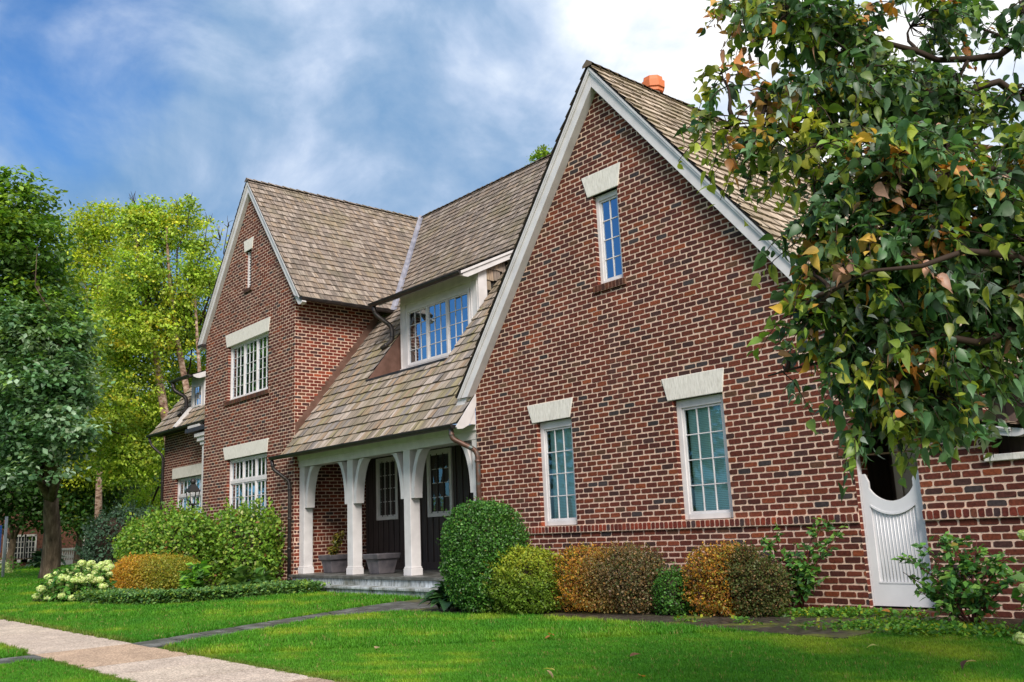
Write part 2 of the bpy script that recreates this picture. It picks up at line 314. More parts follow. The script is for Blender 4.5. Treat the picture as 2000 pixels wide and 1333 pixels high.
def frange(a, b, st):
    n = max(1, round((b-a)/st)); return [a+(b-a)*i/n for i in range(n+1)]

# ------------------------------------------------------------------ shingles
def shingle_slope(mb, O, A, B, polys, expo, brange, pal, width=.17, lift=.034, seed=0, rise=1.0, jitv=.012, back=True, backmat=1):
    """point = O + A*a + B*b (b = plan distance up-slope; B contains the rise); polys convex in (a,b), CCW"""
    O, A, B = [np.array(t, float) for t in (O, A, B)]; Nn = np.cross(A, B); Nn /= np.linalg.norm(Nn)
    if Nn[2] < 0: Nn = -Nn
    Lb = np.linalg.norm(B); st = expo/Lb; rr = random.Random(seed)
    for cv in polys:
        if back: mb.face([O+A*p[0]+B*p[1] for p in cv], (1, 1, 1), backmat)
    amin = min(p[0] for cv in polys for p in cv); amax = max(p[0] for cv in polys for p in cv)
    nb = int((brange[1]-brange[0])/st)+1
    for j in range(nb):
        b0 = brange[0]+j*st; a = amin-rr.random()*width
        while a < amax:
            w_ = width*rr.uniform(.55, 1.5); v0 = b0+rr.uniform(-1, 1)*jitv/Lb; h = lift*rr.uniform(.7, 1.3); g = .004
            c = rr.choice(pal); v = rr.uniform(.86, 1.14); c = tuple(t*v for t in c); tw = rr.uniform(-.006, .006); u0 = rr.random()*50
            for cv in polys:
                q = clip_convex([(a+g, v0), (a+w_-g, v0), (a+w_-g, b0+st*1.06), (a+g, b0+st*1.06)], cv)
                if len(q) < 3: continue
                def P(p): return O+A*p[0]+B*p[1]+Nn*(.006+h*(1-(p[1]-v0)/(st*1.06))+tw*(p[0]-a)/w_)
                mb.face([P(p) for p in q], c, 0, [(u0+(p[0]-a), (p[1]-v0)*Lb) for p in q])
                lo = [p for p in q if abs(p[1]-v0) < 1e-6]
                if len(lo) == 2:
                    (p0, p1) = sorted(lo)
                    mb.face([O+A*p0[0]+B*p0[1], O+A*p1[0]+B*p1[1], P(p1), P(p0)], tuple(t*.7 for t in c), 0, [(u0, 0), (u0+w_, 0), (u0+w_, .02), (u0, .02)])
            a += w_
PAL_UP = [(.23, .18, .145), (.27, .215, .175), (.195, .155, .13), (.31, .255, .215), (.26, .21, .18), (.18, .148, .125), (.27, .205, .155)]
PAL_LO = [(.29, .235, .185), (.35, .285, .235), (.24, .195, .155), (.27, .225, .14), (.39, .325, .28), (.32, .23, .16), (.23, .20, .185)]
PAL_RT = [(.42, .33, .255), (.36, .28, .21), (.48, .385, .305), (.31, .24, .18)]

# ================================================================== THE HOUSE
F, FL, XC, XL = 14.41, 14.30, -27.12, -34.5
GR = -.12
H = empty('brick_house', (-18, 14.4, GR), 'large brown-red brick house with two steep gables, wooden shingle roofs and a white-posted porch', 'house')
X3, Y3 = np.array([1., 0, 0]), np.array([0, 1., 0])
lower = [GR-.09]+frange(GR+.02, 1.345, CH); upper = lambda z: [1.5+CH*i for i in range(int((z-1.5)/CH)+2)]
def levels(rows, extra):
    return sorted(set([round(z, 4) for z in rows]+[round(z, 4) for z in extra]))
# ---- right wing front: gable with a long right slope
AX, AZ, SLl, SLr = -12.88, 11.62, 1.333, 1.262
GX0, GX1, GZS, GRr = -7.74, -6.66, 2.45, .54
OPX, OPZ0, OPZ1 = -5.55, 2.27, 3.4
def arch(z):
    if z < GZS: return (GX0, GX1)
    if z < GZS+GRr: d = math.sqrt(GRr**2-(z-GZS)**2); return ((GX0+GX1)/2-d, (GX0+GX1)/2+d)
W1, W2, WG = (-15.5, -14.34, 1.5, 3.885), (-11.45, -10.235, 1.5, 3.875), (-13.28, -12.52, 6.7, 8.80)
def fnR(z, holes=True):
    a = max(-17.75, AX-(AZ-z)/SLl); b = min(-3.4, AX+(AZ-z)/SLr) if z > 2.6 else -3.4
    if b-a < .05: return []
    iv = [(a, b)]
    if holes:
        h = [(x0, x1) for (x0, x1, z0, z1) in (W1, W2, WG) if z0 < z < z1]
        if arch(z) : h.append(arch(z))
        if OPZ0 < z < OPZ1: h.append((OPX, -3.9))
        iv = sub_int(iv, h)
    return iv
bk, mo = MB(), MB()
rows_up = upper(11.6)
brick_panel(bk, (0, F, 0), X3, -Y3, lower, fnR, seed=1)
brick_panel(bk, (0, F, 0), X3, -Y3, rows_up, fnR, seed=2)
def band_fn(x0, x1): return lambda z: sub_int([(x0, x1)], [(GX0, GX1)])
brick_panel(bk, (0, F-.045, 0), X3, -Y3, [1.35, 1.497], band_fn(-17.75, -3.4), BLn=.112, seed=3, warm=1.35, gap=.012)
mo.box(-17.75, GX0, F-.045, F+.02, 1.345, 1.5); mo.box(GX1, -3.4, F-.045, F+.02, 1.345, 1.5)
ex = [W1[2], W1[3], W2[3], WG[2], WG[3], OPZ0, OPZ1, AZ-.02, GZS, 1.345, 1.5, 5.16, 2.6]+frange(GZS, GZS+GRr-.005, .045)
strips(mo, (0, F, 0), X3, levels(lower+rows_up[:-1], ex), fnR)
# voussoirs over the gate
for i in range(17):
    t0, t1 = math.pi*i/17+.012, math.pi*(i+1)/17-.012; cx = (GX0+GX1)/2
    q = [(cx+math.cos(t)*r, GZS+math.sin(t)*r) for t, r in ((t0, GRr-.01), (t0, GRr+.24), (t1, GRr+.24), (t1, GRr-.01))]
    c = random.choice(BRP); bk.prism([(x, F-.03, z) for x, z in q], (0, .06, 0), c)
mo.prism([((GX0+GX1)/2+math.cos(math.pi*i/20)*r, F-.012, GZS+math.sin(math.pi*i/20)*r) for r, rng_ in ((GRr+.25, range(21)), (GRr-.005, range(20, -1, -1))) for i in rng_][:42], (0, .02, 0))
def reveal(bk, mo, x0, x1, z0, z1, Yf, dep=.13, seed=0, rows=None):
    rows = rows or [z for z in [1.5+CH*i for i in range(200)] if z0-CH < z <= z1+CH]
    rows = [max(z0, min(z1, z)) for z in rows]; rows = sorted(set(round(z, 4) for z in rows))
    brick_panel(bk, (x0, Yf, 0), Y3, X3, rows, lambda z: [(-.012, dep)], BLn=10, phase=-3, seed=seed, warm=1.15, proj=.006, gap=.018)
    mo.face([(x0, Yf, z0), (x0, Yf+dep, z0), (x0, Yf+dep, z1), (x0, Yf, z1)])
    mo.face([(x1, Yf, z0), (x1, Yf, z1), (x1, Yf+dep, z1), (x1, Yf+dep, z0)])
    mo.face([(x0, Yf, z1), (x0, Yf+dep, z1), (x1, Yf+dep, z1), (x1, Yf, z1)])
    mo.face([(x0, Yf, z0), (x1, Yf, z0), (x1, Yf+dep, z0), (x0, Yf+dep, z0)])
for i, wd in enumerate((W1, W2, WG)): reveal(bk, mo, *wd, F, seed=20+i)
reveal(bk, mo, GX0, GX1, GR, GZS, F, dep=.45, seed=25, rows=frange(GR, GZS, CH)); reveal(bk, mo, OPX, -3.9, OPZ0, OPZ1, F, dep=.35, seed=27)
# mortar side returns of the wing
mo.face([(-17.75, F, GR-.1), (-17.75, 24, GR-.1), (-17.75, 24, 5.16), (-17.75, F, 5.16)]); mo.face([(-3.4, F, GR-.1), (-3.4, 30, GR-.1), (-3.4, 30, 2.4), (-3.4, F, 2.4)])
bkR = mo.build('wall', M['mortar'], H); wallR = bk.build('wall_brick', M['brick'], H)
# brick sill of gable window
def brick_sill(x0, x1, z0, z1, Yf, out_=.055):
    b = MB(); brick_panel(b, (0, Yf-out_, 0), X3, -Y3, [z0, z1], lambda z: [(x0, x1)], BLn=.105, seed=int(abs(x0)*10), warm=.7, gap=.010)
    mm = MB(); b.c = b.c; b.m = [0]*len(b.f); b.add([(x, y, z) for z in (z0, z1) for y in (Yf-out_, Yf+.1) for x in (x0, x1)], [(0, 2, 3, 1), (4, 5, 7, 6), (0, 1, 5, 4), (2, 6, 7, 3), (0, 4, 6, 2), (1, 3, 7, 5)], (.2, .12, .09), 0)
    return b
# ---- left wing
LAX, LAZ, LS = -30.78, 14.52, 1.30
U1, U2 = (-32.42, -29.08, 6.62, 8.74), (-32.32, -29.10, 1.95, 4.42); LV = (-31.02, -30.58, 10.66, 12.14)
def fnL(z):
    a, b = max(XL, LAX-(LAZ-z)/1.36), min(XC, LAX+(LAZ-z)/1.32)
    if b-a < .05: return []
    return sub_int([(a, b)], [(x0, x1) for (x0, x1, z0, z1) in (U1, U2, LV) if z0 < z < z1])
bk, mo = MB(), MB()
brick_panel(bk, (0, FL, 0), X3, -Y3, lower, fnL, seed=4); brick_panel(bk, (0, FL, 0), X3, -Y3, upper(14.5), fnL, seed=5)
brick_panel(bk, (0, FL, 0), X3, -Y3, [1.35, 1.497], lambda z: [(XL, XC)], BLn=.112, seed=6)
strips(mo, (0, FL, 0), X3, levels(lower+upper(14.4)[:-1], [U1[2], U1[3], U2[2], U2[3], LV[2], LV[3], 14.5, 9.7, 9.46]), fnL)
# its right side wall (faces +X), visible in the porch and above the porch roof
fnS = lambda z: [(FL, 18.6 if z > 4 else 17.05)]
brick_panel(bk, (XC, 0, 0), Y3, X3, lower, fnS, phase=.15, seed=7, warm=1.2); brick_panel(bk, (XC, 0, 0), Y3, X3, upper(9.6), fnS, phase=.15, seed=8, warm=1.25)
brick_panel(bk, (XC, 0, 0), Y3, X3, [1.35, 1.497], fnS, BLn=.112, seed=9)
mo.face([(XC, FL, GR-.1), (XC, 18.6, GR-.1), (XC, 18.6, 9.75), (XC, FL, 9.75)]); mo.face([(XL, FL, GR-.1), (XL, FL, 9.5), (XL, 22, 9.5), (XL, 22, GR-.1)])
for i, wd in enumerate((U1, U2, LV)): reveal(bk, mo, *wd, FL, seed=30+i)
mo.build('wall', M['mortar'], H); bk.build('wall_brick', M['brick'], H)
# ---- far left low section
FY, FX0, FZ = 16.0, -43.2, 6.9
W3 = (-41.7, -37.3, 1.9, 4.36)
bk, mo = MB(), MB(); fnF = lambda z: sub_int([(FX0, XL)], [(W3[0], W3[1])] if W3[2] < z < W3[3] else [])
brick_panel(bk, (0, FY, 0), X3, -Y3, [GR]+upper(6.8), fnF, seed=10); strips(mo, (0, FY, 0), X3, levels([GR, 6.9], [W3[2], W3[3]]), fnF)
mo.face([(FX0, FY, GR), (FX0, FY, FZ), (FX0, 22, FZ), (FX0, 22, GR)]); reveal(bk, mo, *W3, FY, seed=33)
mo.build('wall', M['mortar'], H); bk.build('wall_brick', M['brick'], H)

# ---- lintels
def lintel(x0, x1, xb0, xb1, z0, z1, Yf):
    m_ = MB(); m_.prism([(xb0, Yf-.03, z0), (xb1, Yf-.03, z0), (x1, Yf-.03, z1), (x0, Yf-.03, z1)], (0, .15, 0)); m_.build('lintel', M['lime'], H, bevel=.012)
lintel(-15.79, -14.25, -15.63, -14.38, 3.885, 4.32, F); lintel(-11.68, -10.14, -11.56, -10.22, 3.875, 4.34, F); lintel(-13.57, -12.37, -13.41, -12.48, 8.80, 9.32, F)
lintel(-32.68, -28.95, -32.52, -29.06, 8.70, 9.2, FL); lintel(-32.68, -28.98, -32.5, -29.07, 4.42, 4.90, FL); lintel(-31.2, -30.38, -31.12, -30.48, 12.14, 12.58, FL)
lintel(-42.1, XL-.02, -42.1, XL-.02, 4.36, 4.85, FY)

# ---- windows
def window(x0, x1, z0, z1, Yf, sashes=1, cols=3, rows=4, transom=None, blind=False, rec=.10, case=.10, curtain=True, label=None, head=0.0, low=False):
    """casing fills x0..x1; front of casing at Yf+rec"""
    y = Yf+rec; m_ = MB(); c = case
    m_.box(x0, x0+c, y, y+.12, z0, z1); m_.box(x1-c, x1, y, y+.12, z0, z1); m_.box(x0+c, x1-c, y, y+.12, z1-c-head, z1); m_.box(x0+c, x1-c, y-.02, y+.12, z0, z0+c*.9)
    xs = [x0+c+(x1-x0-2*c)*i/sashes for i in range(sashes+1)]; zb = z0+c*.9; zt = z1-c-head
    if transom: m_.box(x0+c, x1-c, y+.005, y+.115, transom-.06, transom+.06)
    for x in xs[1:-1]: m_.box(x-.038, x+.038, y+.008, y+.11, zb, zt)
    w_ = m_.build('window', M['white'], H, bevel=.008)
    if label: w_['label'] = label
    secs = [(zb, zt, rows)] if not transom else [(zb, transom-.06, rows), (transom+.06, zt, 1)]
    for (a, b, rws) in secs:
        for i in range(sashes):
            gl_ = MB()
            s = MB(); sx0 = xs[i]+(.038 if i else 0)+.003; sx1 = xs[i+1]-(.038 if i < sashes-1 else 0)-.004; t = .038; ys = y+.03; za, zz = a+.004, b-.004
            s.box(sx0, sx0+t, ys, ys+.05, za, zz); s.box(sx1-t, sx1, ys, ys+.05, za, zz); s.box(sx0+t, sx1-t, ys, ys+.05, za, za+t*1.2); s.box(sx0+t, sx1-t, ys, ys+.05, zz-t, zz)
            gx0, gx1, gz0, gz1 = sx0+t, sx1-t, za+t*1.2, zz-t
            for k in range(1, cols): x = gx0+(gx1-gx0)*k/cols; s.box(x-.010, x+.010, ys+.01, ys+.045, gz0, gz1)
            for k in range(1, rws): z = gz0+(gz1-gz0)*k/rws; s.box(gx0, gx1, ys+.012, ys+.043, z-.010, z+.010)
            s.build('sash', M['white'], w_)
            for k in range(cols):
                for q in range(rws):
                    px0, px1 = gx0+(gx1-gx0)*k/cols, gx0+(gx1-gx0)*(k+1)/cols; pz0, pz1 = gz0+(gz1-gz0)*q/rws, gz0+(gz1-gz0)*(q+1)/rws
                    tl, tu = random.uniform(-.0022, .0022), random.uniform(-.0022, .0022); yg = ys+.03
                    gl_.face([(px0, yg+tl, pz0), (px1, yg-tl, pz0), (px1, yg-tl+tu, pz1), (px0, yg+tl+tu, pz1)])
            gl_.build('pane', M['glass_low' if blind or low else 'glass'], w_)
    bx = MB(); bx.box(x0-.2, x1+.2, y+(.3 if blind else .75), y+.8, z0-.2, z1+.2); bx.build('room_backdrop', M['room'], w_)  # darkness of the unlit room put into a near-black panel
    if blind:
        b = MB(); n = int((z1-z0-.2)/.034)
        for k in range(n):
            z = z0+.1+k*.034; b.face([(x0+c+.02, y+.20, z), (x1-c-.02, y+.20, z), (x1-c-.02, y+.185, z+.029), (x0+c+.02, y+.185, z+.029)])
        b.build('blind', M['blind'], w_)
    elif curtain:
        n = 40
        for (a0, a1) in ([(x0+c, x0+c+(x1-x0)*.28), (x1-c-(x1-x0)*.28, x1-c)]):
            b = MB()
            for k in range(n):
                u0, u1 = a0+(a1-a0)*k/n, a0+(a1-a0)*(k+1)/n; f0, f1 = .04*math.sin(k*1.1), .04*math.sin((k+1)*1.1)
                b.face([(u0, y+.3+f0, z0), (u1, y+.3+f1, z0), (u1, y+.3+f1, z1), (u0, y+.3+f0, z1)])
            b.build('curtain', M['curtain'], w_)
    return w_
window(*W1[:2], W1[2]+.01, W1[3], F, blind=True, case=.12, head=.05); window(*W2[:2], W2[2]+.01, W2[3], F, blind=True, case=.12, head=.05)
wg = window(*WG, F, cols=2, rows=4, case=.10, head=.03, curtain=False); brick_sill(-13.38, -12.44, 6.54, 6.695, F).build('sill', M['brick'], wg)
wu = window(*U1, FL, sashes=3, rows=5, case=.09); brick_sill(-32.62, -28.95, 6.46, 6.615, FL).build('sill', M['brick'], wu)
window(*U2, FL, sashes=3, rows=3, transom=3.58, case=.09)
window(*W3, FY, sashes=3, rows=2, transom=3.55, case=.10)
# louvre in the left gable
m_ = MB(); m_.box(LV[0], LV[0]+.09, FL+.07, FL+.18, LV[2], LV[3]); m_.box(LV[1]-.06, LV[1], FL+.07, FL+.18, LV[2], LV[3])
for k in range(13):
    z = LV[2]+.03+k*.11; m_.obox((LV[0]+.09, FL+.09, z), (LV[1]-LV[0]-.15, 0, 0), (0, .07, .075), (0, -.008, .012))
lv = m_.build('louvre_vent', M['white'], H); m_ = MB(); m_.box(LV[0], LV[1], FL+.2, FL+.22, LV[2], LV[3]); m_.build('backing', M['room'], lv)
brick_sill(-31.1, -30.42, 10.52, 10.655, FL).build('sill', M['brick'], lv)

# ---- roofs
EY, EZ, MS = 13.8, 4.10, 1.293           # main slope: z = EZ + MS*(y-EY)
RY, RZ = 22.22, EZ+MS*(22.22-13.8)
LRX, LRZ = -30.62, 14.86; LEX = -26.42; LSL = (LRZ-9.34)/(LEX-LRX)   # left wing ridge / right eave
def zm(y): return EZ+MS*(y-EY)
YV = lambda x: EY+((LRZ-LSL*(x-LRX))-EZ)/MS            # valley y at x (right slope of left wing)
r = MB()
O = (0, EY, EZ); A = (1, 0, 0); B = (0, 1, MS); q = lambda x0, x1, y0, y1: [(x0, y0-EY), (x1, y0-EY), (x1, y1-EY), (x0, y1-EY)]
NX0, NX1, NY0, NYT = -24.6, -20.32, 15.50, 18.5
def hipx(y): return -22.3+(RY-y)*.55
polys_lo = [q(XC+.02, -17.74, 13.8, 14.395), q(XC+.02, -17.74, 14.395, NY0), q(-17.74, -15, 14.5, NY0), q(XC+.02, NX0, NY0, 16.8), q(NX1, -15.2, NY0, 16.8)]
shingle_slope(r, O, A, B, polys_lo, .365, (0, 3.0), PAL_LO, width=.2, lift=.042, seed=3)
xv = lambda y: LEX+(LEX-LEX)+0
def vx(y):   # valley x at y
    return LRX+(LRZ-zm(y))/LSL
yv0 = YV(LEX); st_lo = .365/math.hypot(1, MS)
ytr = EY+st_lo*round(3.0/st_lo)
polys_up = [q(XC+.02, NX0, 16.8, yv0), q(NX1, -15.2, 16.8, NYT)]
polys_up.append([(vx(yv0), yv0-EY), (NX0, yv0-EY), (NX0, NYT-EY), (vx(NYT), NYT-EY)])
polys_up.append([(vx(NYT), NYT-EY), (hipx(NYT), NYT-EY), (hipx(RY), RY-EY), (vx(RY), RY-EY)])
shingle_slope(r, O, A, B, polys_up, .31, (3.0, RY-EY+.01), PAL_UP, width=.15, lift=.036, seed=4)
r.build('roof', [M['shingle'], M['under']], H)
r = MB()   # hip end facing +X
xe = hipx(EY); r.face([(-22.3, RY, RZ), (hipx(15), 15, zm(15)), (hipx(15), 29.4, zm(15))], (1, 1, 1), 1)
r.face([(-22.3, RY, RZ), (-31, RY, RZ), (-31, 30, 5), (-14, 30, 5)], (1, 1, 1), 1)
d = np.array([hipx(16)-hipx(RY), 16-RY, zm(16)-RZ]); n = 26
for k in range(n):                           # hip caps
    p = np.array([-22.3, RY, RZ])+d*k/n; e = d/n*1.25; c = random.choice(PAL_UP); s_ = np.array([-.13, 0, 0])
    up = np.array([0, 0, .05]); r.face([p+up*.3, p+s_+np.array([0, 0, -.01])+up*.3, p+s_+e+up, p+e+up*1.2], c, 0, [(0, 0), (.2, 0), (.2, .3), (0, .3)])
    r.face([p+s_+e+up, p+e+up*1.2, p+e, p+s_+e], tuple(t*.6 for t in c), 0, [(0, 0)]*4); r.face([p+up*.3, p+e+up*1.2, p+e+np.array([.1, .1, -.05]), p+np.array([.1, .1, -.05])], c, 0, [(0, 0), (.2, 0), (.2, .3), (0, .3)])
r.build('hip_roof', [M['shingle'], M['under']], H)
def ridge_caps(p0, p1, side, pal, L_=.3, name='ridge_cap', wd=.15, dz=.11):
    r = MB(); p0, p1 = np.array(p0, float), np.array(p1, float); n = int(np.linalg.norm(p1-p0)/L_); d = (p1-p0)/n; s_ = np.array(side, float)*wd
    for k in range(n):
        a = p0+d*k; b = a+d*1.12; c = random.choice(pal); v = random.uniform(.8, 1.15); c = tuple(t*v for t in c); h0, h1 = np.array([0, 0, .055+random.uniform(-.01, .012)]), np.array([0, 0, .02])
        for sg in (1, -1):
            dn = s_*sg-np.array([0, 0, dz]); r.face([a+h0, b+h1, b+dn+h1, a+dn+h0], c, 0, [(0, 0), (0, .3), (.2, .3), (.2, 0)])
        r.face([a+h0, a+s_-np.array([0, 0, dz])+h0, a+s_-np.array([0, 0, dz]), a-s_-np.array([0, 0, dz]), a-s_-np.array([0, 0, dz])+h0], tuple(t*.5 for t in c), 0, [(0, 0)]*5)
    return r.build(name, M['shingle'], H)
ridge_caps((-22.2, RY, RZ+.03), (-30.6, RY, RZ+.03), (0, 1, 0), PAL_UP)
ridge_caps((LRX, 14.06, LRZ+.03), (LRX, 22.2, LRZ+.03), (1, 0, 0), PAL_UP)
# left wing right slope (a along Y reversed for CCW), b towards ridge
r = MB(); y0 = 14.08
O = (LEX, 0, 9.34); A = (0, 1, 0); B = (-1, 0, LSL); bl = LEX-LRX
yA, yB = YV(LEX), YV(LRX)
shingle_slope(r, O, A, B, [[(y0, 0), (yA, 0), (yB, bl), (y0, bl)]], .305, (0, bl), PAL_UP, width=.15, lift=.036, seed=5)
# fix orientation: nothing visible depends on winding; left slope of the same wing
sl2 = (LRZ-9.25)/(LRX+34.92); O2 = (-34.92, 0, 9.25)
shingle_slope(r, O2, (0, 1, 0), (1, 0, sl2), [[(y0, 0), (22, 0), (22, LRX+34.92), (y0, LRX+34.92)]], .305, (0, LRX+34.92), PAL_UP, width=.3, lift=.036, seed=6)
r.face([(LEX, y0, 9.30), (LEX, yA, 9.30), (XC-.05, yA, 9.60), (XC-.05, y0, 9.60)], mat=1); r.build('roof', [M['shingle'], M['under']], H)
# valley flashing strip
m_ = MB(); P0 = np.array([vx(yv0-.05), yv0-.05, zm(yv0-.05)]); P1 = np.array([LRX, RY, RZ]); u_ = np.array([1, 0, 0])*.16
Lu = np.array([0, -1, 0])*.16
m_.face([P0+(0, 0, .07), P0+u_+(0, 0, .065), P1+u_*.8+(0, 0, .065), P1+(0, 0, .07)]); m_.face([P0+(0, 0, .072), P1+(0, 0, .072), P1+Lu+(0, 0, .068), P0+Lu+(0, 0, .068)])
m_.build('valley_flashing', M['lead'], H)
# right wing roof
RRX, RRZ = -12.9, 11.84; LE2 = (-18.2, 4.82); s1 = (RRZ-LE2[1])/(RRX-LE2[0])
RE = (-5.72, 2.78); s2 = (RRZ-RE[1])/(RE[0]-RRX)
r = MB(); y0 = 14.12
shingle_slope(r, (RE[0], 0, RE[1]), (0, 1, 0), (-1, 0, s2), [[(y0, 0), (36, 0), (36, RE[0]-RRX), (y0, RE[0]-RRX)]], .30, (0, RE[0]-RRX), PAL_RT, width=.2, lift=.04, seed=8)
shingle_slope(r, (-4.92, 0, 2.64), (0, 1, 0), (-1, 0, .18), [[(y0, 0), (36, 0), (36, .81), (y0, .81)]], .28, (0, .8), PAL_RT, width=.2, lift=.04, seed=9)
shingle_slope(r, (LE2[0], 0, LE2[1]), (0, 1, 0), (1, 0, s1), [[(y0, 0), (17.5, 0), (17.5, RRX-LE2[0]), (y0, RRX-LE2[0])]], .30, (0, RRX-LE2[0]), PAL_UP, width=.3, lift=.045, seed=10)
r.face([(RRX, 17.5, RRZ), (RRX, 36, RRZ), (LE2[0], 36, LE2[1]), (LE2[0], 17.5, LE2[1])], mat=1)
r.face([(LE2[0], y0+.02, LE2[1]-.03), (LE2[0], 17, LE2[1]-.03), (-17.75, 17, LE2[1]-.03), (-17.75, y0+.02, LE2[1]-.03)], mat=1)
r.build('roof', [M['shingle'], M['under']], H)
ridge_caps((RRX, 14.1, RRZ+.03), (RRX, 36, RRZ+.03), (1, 0, 0), PAL_RT)
# chimney
m_ = MB(); bkc = MB()
m_.box(-14.15, -13.45, 17.25, 17.95, 9, 12.05); ch_ = m_.build('chimney', M['mortar'], H)
m_ = MB(); rd = [(12.05, .24), (12.35, .2), (12.5, .2), (12.52, .27), (12.6, .27), (12.62, .31), (12.8, .32), (12.82, .27), (12.93, .26), (12.93, .19)]; nn = 8; vs = []
for z, rr_ in rd: vs += [(-13.8+rr_*math.cos(2*math.pi*(k+.5)/nn), 17.6+rr_*math.sin(2*math.pi*(k+.5)/nn), z) for k in range(nn)]
m_.add(vs, [(i*nn+k, i*nn+(k+1) % nn, (i+1)*nn+(k+1) % nn, (i+1)*nn+k) for i in range(len(rd)-1) for k in range(nn)]+[tuple((len(rd)-1)*nn+k for k in range(nn))]); m_.build('chimney_pot', M['terra'], ch_)

# ---- rake boards (barge boards)
def rake(p0, p1, yf, yw, ht=.30, crown=.09, side=1, foot=True):
    """p0 apex, p1 eave point (x,z) along the roof underside"""
    p0, p1 = np.array(p0, float), np.array(p1, float); t = (p1-p0)/np.linalg.norm(p1-p0); n_ = np.array([t[1], -t[0]]); n_ = n_ if n_[1] < 0 else -n_
    def vert(p, k): return p+np.array([0, -k/abs(t[0])]) if abs(p[0]-p0[0]) < 1e-6 else p+n_*k
    m_ = MB(); c3 = lambda p, y: (p[0], y, p[1])
    def strip(k0, k1, ya, yb):
        pts = [vert(p0, k0), p1+n_*k0, p1+n_*k1, vert(p0, k1)]
        m_.prism([c3(p, ya) for p in pts], (0, yb-ya, 0))
    strip(.03, .03+crown*.55, yf-.03, yw); strip(.03+crown*.55, .03+crown, yf-.015, yw-.002); strip(.03+crown, .03+ht, yf+.02, yw-.004)
    if foot:      # ogee foot
        tt = t; b0 = p1+n_*(.03); pts = []
        for k in range(9):
            th = math.pi/2*k/8; pts.append(p1+n_*(.03+ht)+(-t)*(.0)+t*(.22*math.sin(th))-n_*(ht*(1-math.cos(th))))
        pts = [p1+n_*.03, p1+n_*(.03+ht)]+pts[1:]+[p1+t*.22+n_*.03]
        m_.prism([c3(p, yf+.02) for p in pts], (0, yw-.006-yf-.02, 0))
    return m_.build('barge_board', M['white'], H, bevel=.006)
rake((RRX, RRZ-.02), (LE2[0]+.02, LE2[1]), 14.17, F, ht=.29); rake((RRX, RRZ-.02), (RE[0], RE[1]), 14.17, F, ht=.30, foot=False)
rake((RE[0], RE[1]), (-5.1, 2.655), 14.17, F, ht=.13, crown=.06, foot=True)
rake((LRX, LRZ-.02), (LEX-.03, 9.36), 14.12, FL, ht=.26); rake((LRX, LRZ-.02), (-34.9, 9.27), 14.12, FL, ht=.26)
m_ = MB(); m_.box(-34.95, XL, 14.1, 15, 9.1, 9.2); m_.build('soffit', M['bronze'], H)

# ---- gutters and downspouts
def gutter(p0, p1, out_dir, r_=.085, name='gutter'):
    m_ = MB(); p0, p1, o = [np.array(t, float) for t in (p0, p1, out_dir)]; z = np.array([0, 0, 1.]); n = 10; sec = []
    for k in range(n+1):
        th = math.pi*k/n; sec.append(o*(-math.cos(th))*r_*-1+z*(-math.sin(th))*r_)
    sec2 = [s_*.86 for s_ in sec[::-1]]; loop = sec+sec2; ln = len(loop)
    vs = [p0+s_ for s_ in loop]+[p1+s_ for s_ in loop]
    m_.add(vs, [(i, (i+1) % ln, ln+(i+1) % ln, ln+i) for i in range(ln)], sm=False)
    for p in (p0, p1): m_.face([p+s_ for s_ in sec])
    m_.tube([p0+o*r_+z*.004, p1+o*r_+z*.004], .016, 6)
    return m_.build(name, M['bronze'], H)
def downspout(pts, rad=.058, mat='bronze', bands=True):
    P = [np.array(p, float) for p in pts]; out_ = []
    for i, p in enumerate(P):
        if 0 < i < len(P)-1:
            a, b = P[i-1]-p, P[i+1]-p; la, lb = np.linalg.norm(a), np.linalg.norm(b); k = min(.16, la*.4, lb*.4); pa, pb = p+a/la*k, p+b/lb*k
            for t in (0, .33, .66, 1): out_.append((1-t)**2*pa+2*t*(1-t)*p+t*t*pb)
        else: out_.append(p)
    m_ = MB(); m_.tube(out_, rad, 10)
    if bands:
        a, b = P[-2], P[-1]; ln = np.linalg.norm(b-a)
        for k in np.arange(.25, ln, .95): c = a+(b-a)/ln*k; dd = (b-a)/ln; m_.tube([c-dd*.03, c+dd*.03], rad*1.22, 10)
        for c in out_[1:-1:4]: dd = np.array([0, 0, 1.]); m_.tube([c-dd*.02, c+dd*.02], rad*1.15, 10)
    return m_.build('downspout', M[mat], H)
gutter((XC-.55, 13.74, 4.10), (-17.82, 13.74, 4.08), (0, -1, 0), .10)
gutter((LEX+.03, 14.1, 9.32), (LEX+.03, 17.9, 9.30), (1, 0, 0), .09)
gutter((-25.12, 16.02, 9.03), (-20.2, 16.02, 9.0), (0, -1, 0), .10)
downspout([(-27.6, 13.74, 4.0), (-27.6, 13.78, 3.72), (-27.25, 14.2, 3.3), (-27.25, 14.2, GR)])
downspout([(-17.98, 13.78, 4.0), (-17.98, 13.8, 3.75), (-17.60, 14.30, 3.42), (-17.60, 14.30, GR)], .065, 'copper')
downspout([(-24.98, 16.05, 8.95), (-24.98, 16.1, 8.68), (-24.66, 16.55, 8.25), (-24.66, 16.55, 7.75), (-24.95, 16.3, 7.52)], .075)
